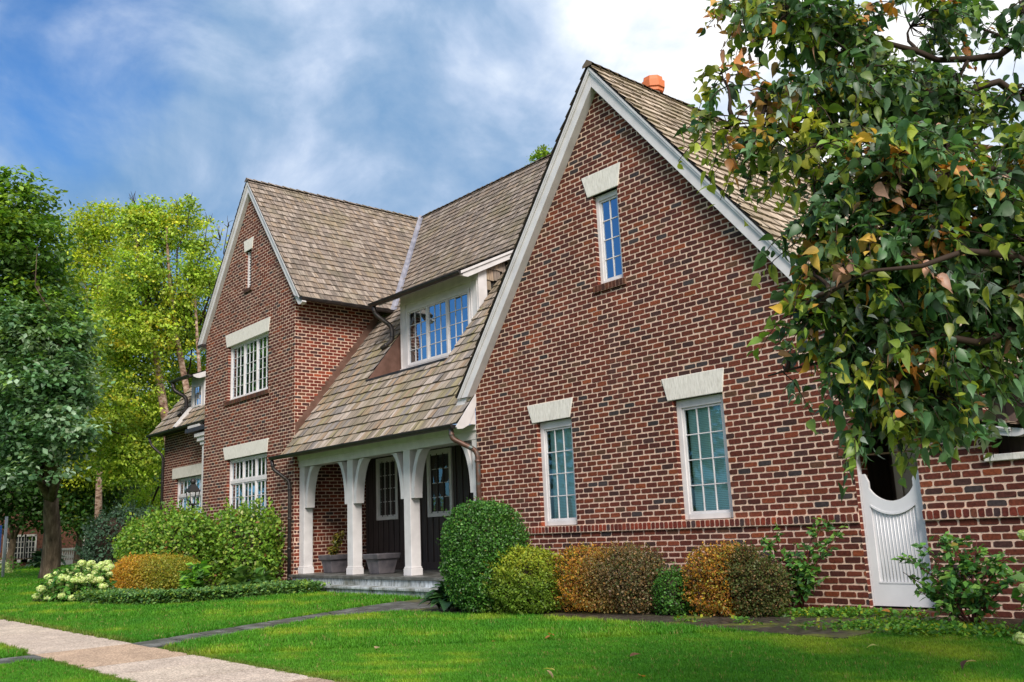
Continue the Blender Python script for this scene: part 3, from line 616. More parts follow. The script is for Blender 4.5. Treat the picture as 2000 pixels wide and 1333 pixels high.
# ---- dormer: shed roof, window wall, cheeks, sill pan
DY = 16.82; zf = 6.36; zb_ = 6.76
shed = lambda y: 9.02+.48*(y-16.0)
r = MB(); shingle_slope(r, (0, 15.98, 9.02), (1, 0, 0), (0, 1, .48), [[(-25.1, 0), (-20.22, 0), (-20.22, 2.55), (-25.1, 2.55)]], .31, (0, 2.55), PAL_UP, width=.15, lift=.034, seed=12)
r.build('dormer_roof', [M['shingle'], M['under']], H)
m_ = MB()
X0, X1 = -24.55, -20.42; wz0, wz1 = 6.80, 8.72
m_.box(X0, X0+.36, DY, DY+.12, zb_, 9.3); m_.box(X1-.36, X1, DY, DY+.12, zb_, 9.3); m_.box(X0+.36, X1-.36, DY+.002, DY+.12, wz1, 9.3)
m_.box(X0, X1, DY-.05, DY+.1, zb_-.02, wz0)
for x in (X0+.02, X0+.30, X1-.34, X1-.06): m_.box(x, x+.04, DY-.02, DY+.01, zb_+.06, 8.95)
m_.box(X0, X1, DY-.03, DY, 8.93, 9.02)
m_.build('dormer_wall', M['white'], H)
window(X0+.38, X1-.38, wz0, wz1, DY-.10, sashes=3, rows=4, case=.09, rec=.06)
m_ = MB()      # corner board and sloping fascia of the right cheek
m_.box(X1-.001, X1+.05, DY-.01, DY+.33, 6.9, shed(DY)-.05); m_.build('corner_board', M['white'], H)
m_ = MB(); y1_ = 18.5
m_.prism([(X1+.12, 16.02, shed(16.02)-.03), (X1+.12, y1_, shed(y1_)-.03), (X1+.12, y1_, shed(y1_)-.27), (X1+.12, 16.30, shed(16.3)-.29), (X1+.12, 16.16, shed(16.16)-.22), (X1+.12, 16.04, shed(16.02)-.13)], (.07, 0, 0))
m_.prism([(X1+.12, 16.02, shed(16.02)-.02), (X1+.12, y1_, shed(y1_)-.02), (X1+.12, y1_, shed(y1_)-.10), (X1+.12, 16.02, shed(16.02)-.10)], (.11, 0, 0)); m_.build('fascia', M['white'], H)
m_ = MB(); m_.face([(X1-.02, DY, 6.9), (X1-.02, 18.55, 10.2), (X1-.02, DY, shed(DY))], mat=1)
for j in range(8):      # shingled cheek
    z = 7.6+j*.34; y = DY+.3
    while y < 18.5:
        wd = random.uniform(.10, .22); zt = min(z+.36, shed(y+wd/2)-.1)
        if zt > z+.05 and z+.15 > zm(y+wd)-.1:
            c = random.choice([(.34, .25, .19), (.28, .22, .18), (.40, .30, .22), (.24, .19, .16)]); z_ = z+random.uniform(-.02, .02)
            m_.face([(X1+.05, y, z_), (X1+.05, y+wd-.008, z_), (X1+.012, y+wd-.008, zt), (X1+.012, y, zt)], c, 0, [(y, 0), (y+wd, 0), (y+wd, .3), (y, .3)])
            m_.face([(X1, y, z_), (X1, y+wd-.008, z_), (X1+.05, y+wd-.008, z_), (X1+.05, y, z_)], (.1, .08, .06), 0, [(0, 0)]*4)
        y += wd
m_.build('dormer_cheek', [M['shingle'], M['under']], H)
m_ = MB()      # rafter tails under the shed eave
for k in range(9): x = -24.7+k*.52; m_.obox((x, 16.08, shed(16.08)-.15), (.07, 0, 0), (0, .76, .365), (0, 0, .11))
m_.face([(-25.05, 16.0, shed(16)-.035), (-20.25, 16.0, shed(16)-.035), (-20.25, DY+.1, shed(DY+.1)-.035), (-25.05, DY+.1, shed(DY+.1)-.035)]); m_.build('rafter_tail', M['white'], H)
m_ = MB(); m_.face([(NX0, NY0, zm(NY0)), (NX1, NY0, zm(NY0)), (NX1, DY+.1, zb_), (NX0, DY+.1, zb_)]); m_.face([(NX0+.01, NY0, zm(NY0)), (NX0+.01, DY+.05, zb_), (NX0+.01, DY+.05, zm(DY+.05)), (NX0+.01, NY0, zm(NY0)+.02)])
m_.face([(NX1-.01, NY0, zm(NY0)), (NX1-.01, DY, zb_), (NX1-.01, DY, zm(DY))]); m_.build('sill_pan', M['flash'], H)
m_ = MB(); m_.obox((NX0+.02, NY0-.05, zm(NY0)-.01), (NX1-NX0-.04, 0, 0), (0, .09, .02), (0, 0, .07)); m_.build('sill_flashing', M['bronze'], H)
m_ = MB(); m_.face([(X0, DY, zb_), (X0, 18.6, zb_), (X0, 18.6, 10.2), (X0, DY, shed(DY))]); m_.build('dormer_cheek', M['white'], H)
# ---- stepped copper flashing up the left wing's side wall
m_ = MB(); k = 0; y = 14.30
while y < 17.9:
    za = zm(y)+.0; zt = za+.20+.42; zt = zm(y)+.52
    m_.face([(XC+.03, y, zm(y)-.08), (XC+.03, y+.14, zm(y+.14)-.08), (XC+.03, y+.14, zt), (XC+.03, y, zt-.03)]); y += .14
m_.build('step_flashing', M['flash'], H)
# ---- porch
PZ = .35; PY0 = 14.05
m_ = MB(); m_.box(-27.0, -17.75, PY0, 17.0, .27, PZ); xs = [-27.0, -25.6, -24.5, -23.2, -21.9, -20.7, -19.4, -17.75]
fl_ = m_.build('porch_floor', M['bluestone'], H, bevel=.012)
m_ = MB(); xs = [-26.85, -26.0, -25.2, -24.3, -22.5, -21.8, -21.1, -20.4, -19.9, -19.1, -17.75]
for a, b in zip(xs, xs[1:]): m_.box(a+.012, b-.012, PY0+.05, 16.9, .09, .265)
m_.box(-26.9, -17.75, PY0+.075, 16.8, -.2, .26); m_.build('porch_riser', M['step'], H, bevel=.006)
m_ = MB(); m_.box(-26.4, -17.6, 13.62, 14.13, .03, .10); m_.build('step', M['step'], H, bevel=.015)
m_ = MB()
for a, b in zip(frange(-26.3, -17.7, .95), frange(-26.3, -17.7, .95)[1:]): m_.box(a+.008, b-.008, 13.68, 14.05, -.25, .028)
m_.build('step_riser', M['step'], H)
def post(x):
    m_ = MB(); w_ = .32; y = 14.47
    m_.box(x, x+w_, y, y+w_, PZ, 3.78); m_.box(x-.03, x+w_+.03, y-.03, y+w_+.03, PZ, PZ+.19); m_.box(x-.016, x+w_+.016, y-.016, y+w_+.016, PZ+.19, PZ+.235)
    return m_.build('porch_post', M['white'], H, bevel=.012)
def brace(x, sg, p=None):
    """curved knee brace springing from post face at x towards sg"""
    m_ = MB(); n = 14; o, i_ = [], []
    for k in range(n+1):
        t = k/n; th = math.pi/2*t
        # outer (arch) edge: concave curve from post low to beam
        o.append((x+sg*(.17+.50*(1-math.cos(th))), 2.42+1.30*math.sin(th)))
    pts_in = [(x+sg*.02, 2.42)]+[(x+sg*(.02+.42*(t/10)**1.6*1.0), 2.42+1.30*(t/10)) for t in range(1, 11)]
    poly = o+[(x+sg*.42, 3.74)]+pts_in[::-1][1:]
    # build as quads between the two edges
    for k in range(n):
        t0, t1 = k/n, (k+1)/n
        def inn(t): z = 2.42+1.30*math.sin(math.pi/2*t); f = (z-2.42)/1.30; return (x+sg*(.01+.34*f**2.2), z)
        a, b, c, d = o[k], o[k+1], inn(t1), inn(t0)
        if k == 0: d = (x, 2.42)
        m_.prism([(u[0], 14.49, u[1]) for u in (a, b, c, d)], (0, .27, 0))
    m_.box(min(x, x+sg*.62), max(x, x+sg*.62), 14.47, 14.78, 3.66, 3.745) if False else None
    return m_.build('brace', M['white'], p) if p is not None else m_.build('brace', M['white'], H)
for x in (-27.10, -24.12, -21.12):
    p = post(x); brace(x+.32, 1, p)
    if x > -27: brace(x, -1, p)
m_ = MB(); m_.box(-18.0, -17.76, 14.45, 14.81, 2.2, 3.78); p = m_.build('half_post', M['white'], H); brace(-18.0, -1, p)
m_ = MB(); m_.box(-27.12, -17.77, 14.44, 14.84, 3.74, 4.05); m_.box(-27.12, -17.77, 14.40, 14.43, 3.96, 4.12); m_.build('porch_beam', M['white'], H, bevel=.008)
m_ = MB(); m_.face([(-27.2, 13.82, 4.02), (-17.76, 13.82, 4.02), (-17.76, 14.45, 4.12), (-27.2, 14.45, 4.12)]); m_.face([(-27.1, 14.8, 4.04), (-17.76, 14.8, 4.04), (-17.76, 17, 4.04), (-27.1, 17, 4.04)])
m_.prism([(-17.78, 13.80, 4.10), (-17.78, 14.38, 4.10), (-17.78, 14.38, zm(14.38)-.02), (-17.78, 13.80, 4.09)], (.05, 0, 0))
m_.prism([(-17.74, 13.74, 4.02), (-17.74, 14.40, 4.02+.66*MS), (-17.74, 14.40, 3.72+.66*MS), (-17.74, 14.15, 4.08), (-17.74, 13.95, 3.98), (-17.74, 13.78, 3.96)], (.035, 0, 0)); m_.build('porch_soffit', M['white'], H)
m_ = MB(); m_.box(-27.1, -17.76, 17.0, 17.1, PZ, 4.04)
for x in np.arange(-26.95, -17.8, .31): m_.box(x-.022, x+.022, 16.965, 17.0, PZ+.22, 4.04)
m_.box(-27.1, -17.76, 16.955, 17.0, PZ, PZ+.22); m_.build('board_wall', M['board'], H)
window(-26.36, -25.09, 1.94, 4.0, 16.86, rows=4, case=.12, rec=.08, low=True, curtain=False); window(-23.43, -22.16, 1.94, 4.0, 16.86, rows=4, case=.12, rec=.08, low=True, curtain=False)
# ---- garden gate in the arch
GY = F+.10; m_ = MB(); cx = (GX0+GX1)/2; RS = .43
xs_ = [cx-.44+.88*k/24 for k in range(25)]
def scoop(x): return 2.10-math.sqrt(max(0, RS**2-(x-cx)**2))*1.0 if abs(x-cx) < RS else 2.12
def ptop(x): return 1.47+.19*(abs(x-cx)/.44)**2
g0, g1 = cx-.505, cx+.505
m_.prism([(g0, GY, 0.005), (g0+.13, GY, .005), (g0+.13, GY, 1.62), (cx-RS, GY, 2.13), (g0, GY, 2.13)][:3]+[(g0+.13, GY, 2.0), (cx-RS+.0, GY, 2.13), (g0, GY, 2.13)], (0, .06, 0))
m_.prism([(g1-.13, GY, .005), (g1, GY, .005), (g1, GY, 2.13), (cx+RS, GY, 2.13), (g1-.13, GY, 2.0)], (0, .06, 0))
m_.box(g0+.13, g1-.13, GY, GY+.06, .005, .37); m_.box(g0+.13, g1-.13, GY-.008, GY+.02, .36, .385)
for k in range(30):
    x0, x1 = cx-.375+.75*k/30, cx-.375+.75*(k+1)/30; m_.prism([(x0, GY, ptop(x0)), (x1, GY, ptop(x1)), (x1, GY, scoop(x1)), (x0, GY, scoop(x0))], (0, .06, 0))
    m_.prism([(x0, GY-.01, ptop(x0)-.02), (x1, GY-.01, ptop(x1)-.02), (x1, GY-.01, ptop(x1)+.015), (x0, GY-.01, ptop(x0)+.015)], (0, .02, 0))
gt = m_.build('gate', M['gate'], H)
m_ = MB(); nb = 13
for k in range(nb):
    x0, x1 = cx-.375+.75*k/nb, cx-.375+.75*(k+1)/nb
    m_.prism([(x0+.003, GY+.03, .37), (x1-.003, GY+.03, .37), (x1-.003, GY+.03, ptop(x1)), (x0+.003, GY+.03, ptop(x0))], (0, .02, 0)); m_.tube([(x1, GY+.03, .37), (x1, GY+.03, ptop(x1))], .0085, 6)
m_.box(cx-.38, cx+.38, GY+.05, GY+.06, .37, 1.66); m_.build('beadboard_panel', M['gate'], gt)
m_ = MB(); m_.box(GX0+.003, g0-.006, GY-.01, GY+.09, 0, 2.6); m_.box(g1+.006, GX1-.003, GY-.01, GY+.09, 0, 2.6); m_.build('gate_frame', M['gate'], H)
m_ = MB(); m_.box(GX0-.02, GX1+.02, F-.10, F+.4, GR-.1, -.03); b = MB()
brick_panel(b, (0, F-.10, 0), X3, -Y3, [GR-.02, -.035], lambda z: [(GX0-.02, GX1+.02)], BLn=.14, seed=77)
m_.build('threshold', M['flash'], H); b.build('threshold_brick', M['brick'], H)
# passage behind the gate
m_ = MB(); m_.box(-9, -4.0, 16.6, 16.7, GR, 3.4); m_.box(-8.3, -8.2, F+.4, 16.6, GR, 3.4); m_.build('passage_wall', M['brown'], H)
m_ = MB(); m_.box(-7.35, -6.5, 15.30, 15.36, 0, 3.2)
for x in (-7.1, -6.85): m_.box(x-.012, x+.012, 15.285, 15.3, .1, 3.1)
m_.box(-7.47, -7.35, 15.24, 15.36, 0, 3.3); m_.build('passage_door', M['beige'], H)
m_ = MB(); m_.box(-9, -4.0, F+.36, 17, GR-.05, GR+.01); m_.build('passage_floor', M['slab'], H)
m_ = MB(); m_.box(-9, -3.6, F+.15, 17, 3.42, 3.5); m_.build('passage_ceiling', M['brown'], H)
m_ = MB(); m_.box(OPX-.07, -3.8, F-.06, F+.38, OPZ0-.10, OPZ0); m_.build('opening_sill', M['lime'], H, bevel=.01)
m_ = MB(); m_.box(-4.9, -3.4, F+.02, F+.36, 2.62, 2.80); m_.build('beam', M['white'], H)
m_ = MB(); m_.box(-4.9, -3.42, F+.28, F+.33, 2.80, 3.42)
for x in np.arange(-4.85, -3.45, .14): m_.box(x-.012, x+.012, F+.265, F+.28, 2.8, 3.41)
m_.box(-3.45, -3.40, F+.28, 20, 2.4, 3.42); m_.build('board_gable', M['brown'], H)
r = MB(); shingle_slope(r, (-3.1, 0, 3.38), (0, 1, 0), (-1, 0, .45), [[(F+.1, 0), (20, 0), (20, 3.0), (F+.1, 3.0)]], .3, (0, 3.0), PAL_RT, width=.2, seed=44); r.face([(-3.1, F+.12, 3.35), (-5.2, F+.12, 3.42), (-5.2, 20, 3.42), (-3.1, 20, 3.35)], mat=1); r.build('lean_to_roof', [M['shingle'], M['under']], H)
m_ = MB(); m_.box(-6.3, -3.5, F+.7, F+.75, 1.8, 3.42)
for x in np.arange(-6.2, -3.6, .14): m_.box(x-.012, x+.012, F+.68, F+.7, 1.8, 3.4)
m_.obox((-5.4, F+.25, 2.62), (.9, 0, .55), (0, .08, 0), (-.07, 0, .1)); m_.build('plank_screen', M['brown'], H)
# ---- far left section roof, small dormer
fe = 15.45; r = MB(); fs = 1.29; FE0 = 6.52
ff = lambda y: FE0+fs*(y-fe)
shingle_slope(r, (0, fe, FE0), (1, 0, 0), (0, 1, fs), [[(-43.7, 0), (XL+.02, 0), (XL+.02, 4.2), (-43.7, 4.2)]], .45, (0, 4.2), PAL_LO, width=.22, lift=.05, seed=14)
r.face([(-43.7, fe, FE0-.03), (XL, fe, FE0-.03), (XL, FY, FE0-.03), (-43.7, FY, FE0-.03)], mat=1); r.build('roof', [M['shingle'], M['under']], H)
gutter((-43.75, fe-.06, FE0+.0), (-38.6, fe-.06, FE0), (0, -1, 0), .1); gutter((-39.0, fe-.12, FE0-.02), (XL-.02, fe-.12, FE0-.02), (0, -1, 0), .09)
downspout([(-43.55, fe-.06, FE0-.1), (-43.5, fe, FE0-.45), (-43.1, FY-.1, FE0-1.0), (-43.1, FY-.1, GR)])
def front(px, py, y): return aty(px, py, y)
dY = 16.15; a = (-40.54, 0, 8.72); gx = -41.32; gz_ = 8.78; XR = -39.12
m_ = MB(); m_.box(a[0], a[0]+.2, dY, dY+.12, 7.0, 9.0); m_.box(XR-.22, XR, dY, dY+.12, 7.0, 9.0); m_.box(a[0]+.2, XR-.22, dY+.002, dY+.12, 8.5, 9.0); m_.box(a[0]+.2, XR-.22, dY+.002, dY+.12, 7.0, 7.46); m_.box(XR-.001, XR+.04, dY, dY+.28, 7.2, 8.95); m_.box(XR-.04, XR+.02, dY+.28, dY+1.3, 7.3, 9.05); m_.build('dormer_wall', M['white'], H)
window(a[0]+.21, XR-.23, 7.46, 8.5, dY-.1, sashes=1, cols=3, rows=3, case=.06, rec=.07, curtain=False)
r = MB(); shingle_slope(r, (0, dY-.6, gz_), (1, 0, 0), (0, 1, .36), [[(gx, 0), (XR+.16, 0), (XR+.16, 2.6), (gx, 2.6)]], .4, (0, 2.6), PAL_UP, width=.2, seed=15); r.face([(gx, dY-.58, gz_-.03), (XR+.15, dY-.58, gz_-.03), (XR+.15, dY+.1, gz_+.2), (gx, dY+.1, gz_+.2)], mat=1); r.build('dormer_roof', [M['shingle'], M['under']], H)
gutter((gx-.02, dY-.66, gz_), (XR+.05, dY-.66, gz_), (0, -1, 0), .10)
m_ = MB(); fy = lambda y: gz_+.36*(y-dY+.6)
m_.prism([(XR+.16, dY-.6, fy(dY-.6)-.02), (XR+.16, dY+1.8, fy(dY+1.8)-.02), (XR+.16, dY+1.8, fy(dY+1.8)-.26), (XR+.16, dY-.3, fy(dY-.3)-.26), (XR+.16, dY-.45, fy(dY-.45)-.2), (XR+.16, dY-.58, fy(dY-.6)-.1)], (.07, 0, 0)); m_.build('fascia', M['white'], H)
downspout([(gx+.22, dY-.66, gz_-.08), (gx+.22, dY-.6, gz_-.42), (a[0]-.14, dY-.18, gz_-.78), (a[0]-.14, dY-.16, gz_-1.35), (a[0]-.42, dY-.42, gz_-1.62)], .085)
# pale board edging the recess in that roof
m_ = MB(); x = -40.45
m_.obox((x-.12, fe-.02, FE0+.0), (.26, 0, 0), (0, .72, .72*fs), (0, -.10, .08)); m_.build('edge_board', M['white'], H)
# portico fragment beside the left wing: capital, pilaster
m_ = MB(); m_.box(-37.48, -36.8, 15.45, 15.9, GR, 5.5); m_.box(-37.6, -36.75, 15.4, 15.95, 5.5, 5.66); m_.box(-37.8, -36.6, 15.34, 16, 5.66, 5.85); m_.box(-37.95, -36.5, 15.28, 16, 5.85, 6.02); m_.build('pilaster', M['white'], H, bevel=.02)
m_ = MB(); m_.box(-38.75, -36.3, 15.2, 16, 6.1, 6.28); m_.build('portico_cornice', M['bronze'], H)
m_ = MB(); m_.box(-38.6, -37.4, 15.25, 15.9, 6.29, 6.40); m_.build('portico_top', M['white'], H)

# ================================================================== GROUND
def smooth(t): t = np.clip(t, 0, 1); return t*t*(3-2*t)
def gz(x, y): return GR+.30*smooth((-np.asarray(x, float)-31)/13)
def sn(P, f, seed=0):
    r_ = np.random.default_rng(seed); o = np.zeros(len(P))
    for k in range(5):
        d = r_.normal(size=3); d /= np.linalg.norm(d); o += np.sin(P@d*f*(1+.45*k)+r_.uniform(0, 6.28))/(1+.3*k)
    return o/2.6
def inpoly(x, y, poly):
    c = np.zeros(len(x), bool); n = len(poly)
    for i in range(n):
        x0, y0 = poly[i]; x1, y1 = poly[(i+1) % n]
        m_ = ((y0 > y) != (y1 > y)); xx = (x1-x0)*(y-y0)/((y1-y0)+1e-12)+x0; c ^= m_ & (x < xx)
    return c
xs = np.concatenate([np.linspace(-400, -70, 12), np.arange(-68, 40, 2.0), np.linspace(42, 300, 8)]); ys = np.concatenate([np.linspace(-300, -42, 8), np.arange(-40, 60, 2.5), np.linspace(62, 500, 10)])
XX, YY = np.meshgrid(xs, ys, indexing='ij'); V = np.stack([XX, YY, gz(XX, YY)], -1).reshape(-1, 3); ny = len(ys)
ii = np.arange(len(xs)-1)[:, None]*ny+np.arange(ny-1)[None]; Fq = np.stack([ii, ii+ny, ii+ny+1, ii+1], -1).reshape(-1, 4)
o = np_mesh('ground', V, Fq, 4, M['turf'], loc=(0, 0, GR), smooth=True); o['kind'] = 'structure'
PATH_L = [(-15.98, 5.45), (-17.12, 8.22), (-18.31, 11.26), (-18.75, 12.7), (-18.9, 13.66)]
PATH_R = [(-15.02, 5.45), (-15.73, 7.56), (-16.75, 9.6), (-16.2, 11.1)]
SLAB = [(-16.3, 11.0), (-14.94, 11.05), (-12.81, 11.55), (-9.31, 11.55), (-6.53, 11.26), (-6.35, 12.4), (-6.3, 14.35), (-7.9, 14.35), (-8.1, 13.75), (-9.89, 13.1), (-11.96, 12.75), (-14.4, 12.15), (-16.6, 12.3), (-16.6, 13.66), (-18.9, 13.66), (-18.75, 12.7)]
PATHP = PATH_L[:4]+[(-16.2, 12.2)]+PATH_R[::-1]
BED1 = [(-28.9, 8.3), (-26.5, 8.35), (-24.6, 8.9), (-24.1, 10.2), (-24.25, 12.2), (-23.6, 13.62), (-26.4, 13.62), (-26.4, 14.35), (-36, 14.35), (-36, 9.5), (-31.5, 7.6)]
BED2 = [(-17.6, 13.66), (-16.6, 13.66), (-16.5, 12.2), (-14.4, 12.1), (-11.96, 12.7), (-9.89, 13.05), (-8.1, 13.7), (-7.85, 14.42), (-17.75, 14.42)]
BED3 = [(-6.32, 14.42), (-6.38, 12.75), (-5.4, 12.55), (-3.6, 12.3), (0, 12.3), (0, 14.42)]
def sheet(name, polys, z, mat, cols=None, th=.03, kind='structure', gap=0):
    m_ = MB()
    for i, p in enumerate(polys):
        c = cols[i] if cols else (1, 1, 1); cx, cy = np.mean(p, axis=0)
        q_ = [(cx+(x-cx)*(1-gap/max(.3, math.hypot(x-cx, y-cy))), cy+(y-cy)*(1-gap/max(.3, math.hypot(x-cx, y-cy))), z) for x, y in p]
        area = sum(q_[k][0]*q_[(k+1) % len(q_)][1]-q_[(k+1) % len(q_)][0]*q_[k][1] for k in range(len(q_)))
        if area < 0: q_ = q_[::-1]
        m_.prism([(a, b, z-th) for a, b, _ in q_], (0, 0, th), c)
    o = m_.build(name, mat, loc=(0, 0, GR)); o['kind'] = kind; return o
sheet('soil_bed', [BED1, BED2, BED3], GR+.02, M['soil'])
# sidewalk panels
pan, cl = [], []; x = -46.0
kinds = [(.47, .40, .35), (.43, .32, .24), (.50, .43, .37), (.35, .265, .21)]
bounds = [-46, -43.4, -40.8, -38, -35.4, -32.8, -30.2, -27.6, -25, -22.6, -20.1, -18.2, -15.98, -13.5, -12.4, -11.25, -9.9, -8.6, -7.2, -5.8, -4.4, -3, -1.6, -.2, 1.2, 3, 6, 10]
kk = [0, 2, 0, 2, 0, 2, 0, 2, 0, 2, 0, 0, 1, 0, 2, 0, 3, 2, 0, 2, 0, 2, 0, 2, 0, 2, 0]
for (a, b), k in zip(zip(bounds, bounds[1:]), kk): pan.append([(a+.013, 4.02), (b-.013, 4.02), (b-.013, 5.5), (a+.013, 5.5)]); cl.append(kinds[k])
sheet('sidewalk', pan, GR+.02, M['concrete'], cl)
sheet('street_walk', [[(-15.95, -2), (-15.15, -2), (-15.15, 4.0), (-15.95, 4.0)]], GR+.02, M['bluestone'])
# stone path of single slabs
def lerp2(a, b, t): return (a[0]+(b[0]-a[0])*t, a[1]+(b[1]-a[1])*t)
def along(pl, t):
    d = [math.dist(a, b) for a, b in zip(pl, pl[1:])]; T = t*sum(d)
    for (a, b), dd in zip(zip(pl, pl[1:]), d):
        if T <= dd: return lerp2(a, b, T/dd)
        T -= dd
    return pl[-1]
sl_ = []; ts = [0, .10, .19, .30, .42, .55, .66, .8, 1.0]; rr = random.Random(5)
PR2 = [(-15.02, 5.45), (-15.73, 7.56), (-16.75, 9.9), (-16.5, 12.2)]
for a, b in zip(ts, ts[1:]):
    s0 = rr.uniform(.35, .65); A0, A1, B0, B1 = along(PATH_L[:4], a), along(PATH_L[:4], b), along(PR2, a), along(PR2, b)
    m0, m1 = lerp2(A0, B0, s0), lerp2(A1, B1, s0+rr.uniform(-.08, .08)); sl_ += [[A0, m0, m1, A1], [m0, B0, B1, m1]]
sheet('stone_path', sl_, GR+.022, M['bluestone'], gap=.022)
sheet('stone_terrace', [SLAB], GR+.012, M['slab'])
sp = []; xs_ = [-16.2, -15.0, -13.9, -12.9, -11.5, -10.4, -9.2, -8.2, -7.2, -6.5]
for a, b in zip(xs_, xs_[1:]):
    f = lambda x: np.interp(x, [-16.3, -14.94, -12.81, -9.31, -6.53], [11.02, 11.07, 11.55, 11.55, 11.3]); g_ = lambda x: np.interp(x, [-16.6, -14.4, -11.96, -9.89, -8.1, -6.3], [12.3, 12.15, 12.75, 13.1, 13.7, 14.3])
    mid = rr.uniform(.4, .7); h_ = lambda x: f(x)+(g_(x)-f(x))*mid; sp += [[(a, f(a)), (b, f(b)), (b, h_(b)), (a, h_(a))], [(a, h_(a)), (b, h_(b)), (b, g_(b)), (a, g_(a))]]
sheet('terrace_slabs', sp, GR+.028, M['slab'], gap=.02)
sheet('far_path', [[(-51.6, -10), (-50.9, -10), (-49.0, 30), (-49.7, 30)]], GR+.33, M['concrete'], [(.5, .46, .42)])

# ================================================================== FOLIAGE TOOLS
def inst(name, T, TF, Cn, R, s, col, mat, parent=None, loc=None, kind=None, colj=.12):
    T = np.asarray(T, float); n = len(Cn); k = len(T); TF = np.asarray(TF)
    Vv = (np.einsum('nij,kj->nki', R, T)*np.asarray(s).reshape(n, 1, -1)+np.asarray(Cn)[:, None, :]).reshape(-1, 3)
    Ff = (TF[None]+(np.arange(n)*k)[:, None, None]).reshape(-1, TF.shape[1]); cc = np.repeat(np.asarray(col), len(TF), axis=0)
    o = np_mesh(name, Vv, Ff, TF.shape[1], mat, cc, parent, loc)
    if kind: o['kind'] = kind
    return o
def orient(nrm, tip):
    z = nrm/(np.linalg.norm(nrm, axis=1, keepdims=True)+1e-9); y = tip-z*np.sum(tip*z, axis=1, keepdims=True); y /= (np.linalg.norm(y, axis=1, keepdims=True)+1e-9)
    x = np.cross(y, z); return np.stack([x, y, z], -1)
def rdir(n, r=None): v = (r or rng).normal(size=(n, 3)); return v/np.linalg.norm(v, axis=1, keepdims=True)
LEAF = [(0, 0, 0), (-.30, .42, .07), (0, 1, -.06), (.30, .42, .07), (0, .45, 0)]; LEAFF = [(0, 4, 1), (1, 4, 2), (0, 3, 4), (3, 2, 4)]
LEAF2, LEAF2F = [(0, 0, 0), (-.32, .5, .06), (0, 1, -.05), (.32, .5, .06)], [(0, 2, 1), (0, 3, 2)]
# full leaf: ovate, pointed, folded along the midrib and drooping
rows_ = [(0, 0), (.12, .22), (.34, .325), (.6, .255), (.84, .10)]; BL_, BF_ = [], []
for t, w_ in rows_: zz = -.28*t*t; BL_ += [(-w_, t, zz+w_*.28), (0, t, zz), (w_, t, zz+w_*.28)]
BL_.append((0, 1.05, -.36))
for i in range(4):
    for j in (0, 1): BF_ += [(i*3+j, i*3+j+1, (i+1)*3+j+1), (i*3+j, (i+1)*3+j+1, (i+1)*3+j)]
BF_ += [(12, 13, 15), (13, 14, 15)]
def pick(pal, n, r=None):
    r = r or rng; c = np.array([p[0] for p in pal], float); w_ = np.array([p[1] for p in pal], float); i = r.choice(len(c), n, p=w_/w_.sum()); return c[i]*r.uniform(.72, 1.28, (n, 1))*r.uniform(.92, 1.08, (n, 3))
def ellip_pts(c, rad, n, lo=.75, p=2.0, r=None):
    d = rdir(n, r); e = d
    k = (np.sum(np.abs(e)**p, axis=1))**(-1/p); s_ = rng.uniform(lo**3, 1, n)**(1/3); return np.array(c)+e*k[:, None]*np.array(rad)*s_[:, None], d, s_
def lump(mb, c, rad, p=2.0, n=14, seed=0, amp=.08, mat=0, zmin=None):
    vs = []
    for i in range(n+1):
        th = math.pi*i/n
        for j in range(2*n):
            ph = math.pi*j/n; d = np.array([math.sin(th)*math.cos(ph), math.sin(th)*math.sin(ph), math.cos(th)]); e = d; k = np.sum(np.abs(e)**p)**(-1/p); vs.append(np.array(c)+e*k*np.array(rad))
    vs = np.array(vs); vs = np.array(c)+(vs-np.array(c))*(1+amp*sn(vs, 3.0/max(rad), seed))[:, None]
    if zmin is not None: vs[:, 2] = np.maximum(vs[:, 2], zmin)
    m2 = 2*n; mb.add(vs, [(i*m2+j, i*m2+(j+1) % m2, (i+1)*m2+(j+1) % m2, (i+1)*m2+j) for i in range(n) for j in range(m2)], mat=mat, sm=True)
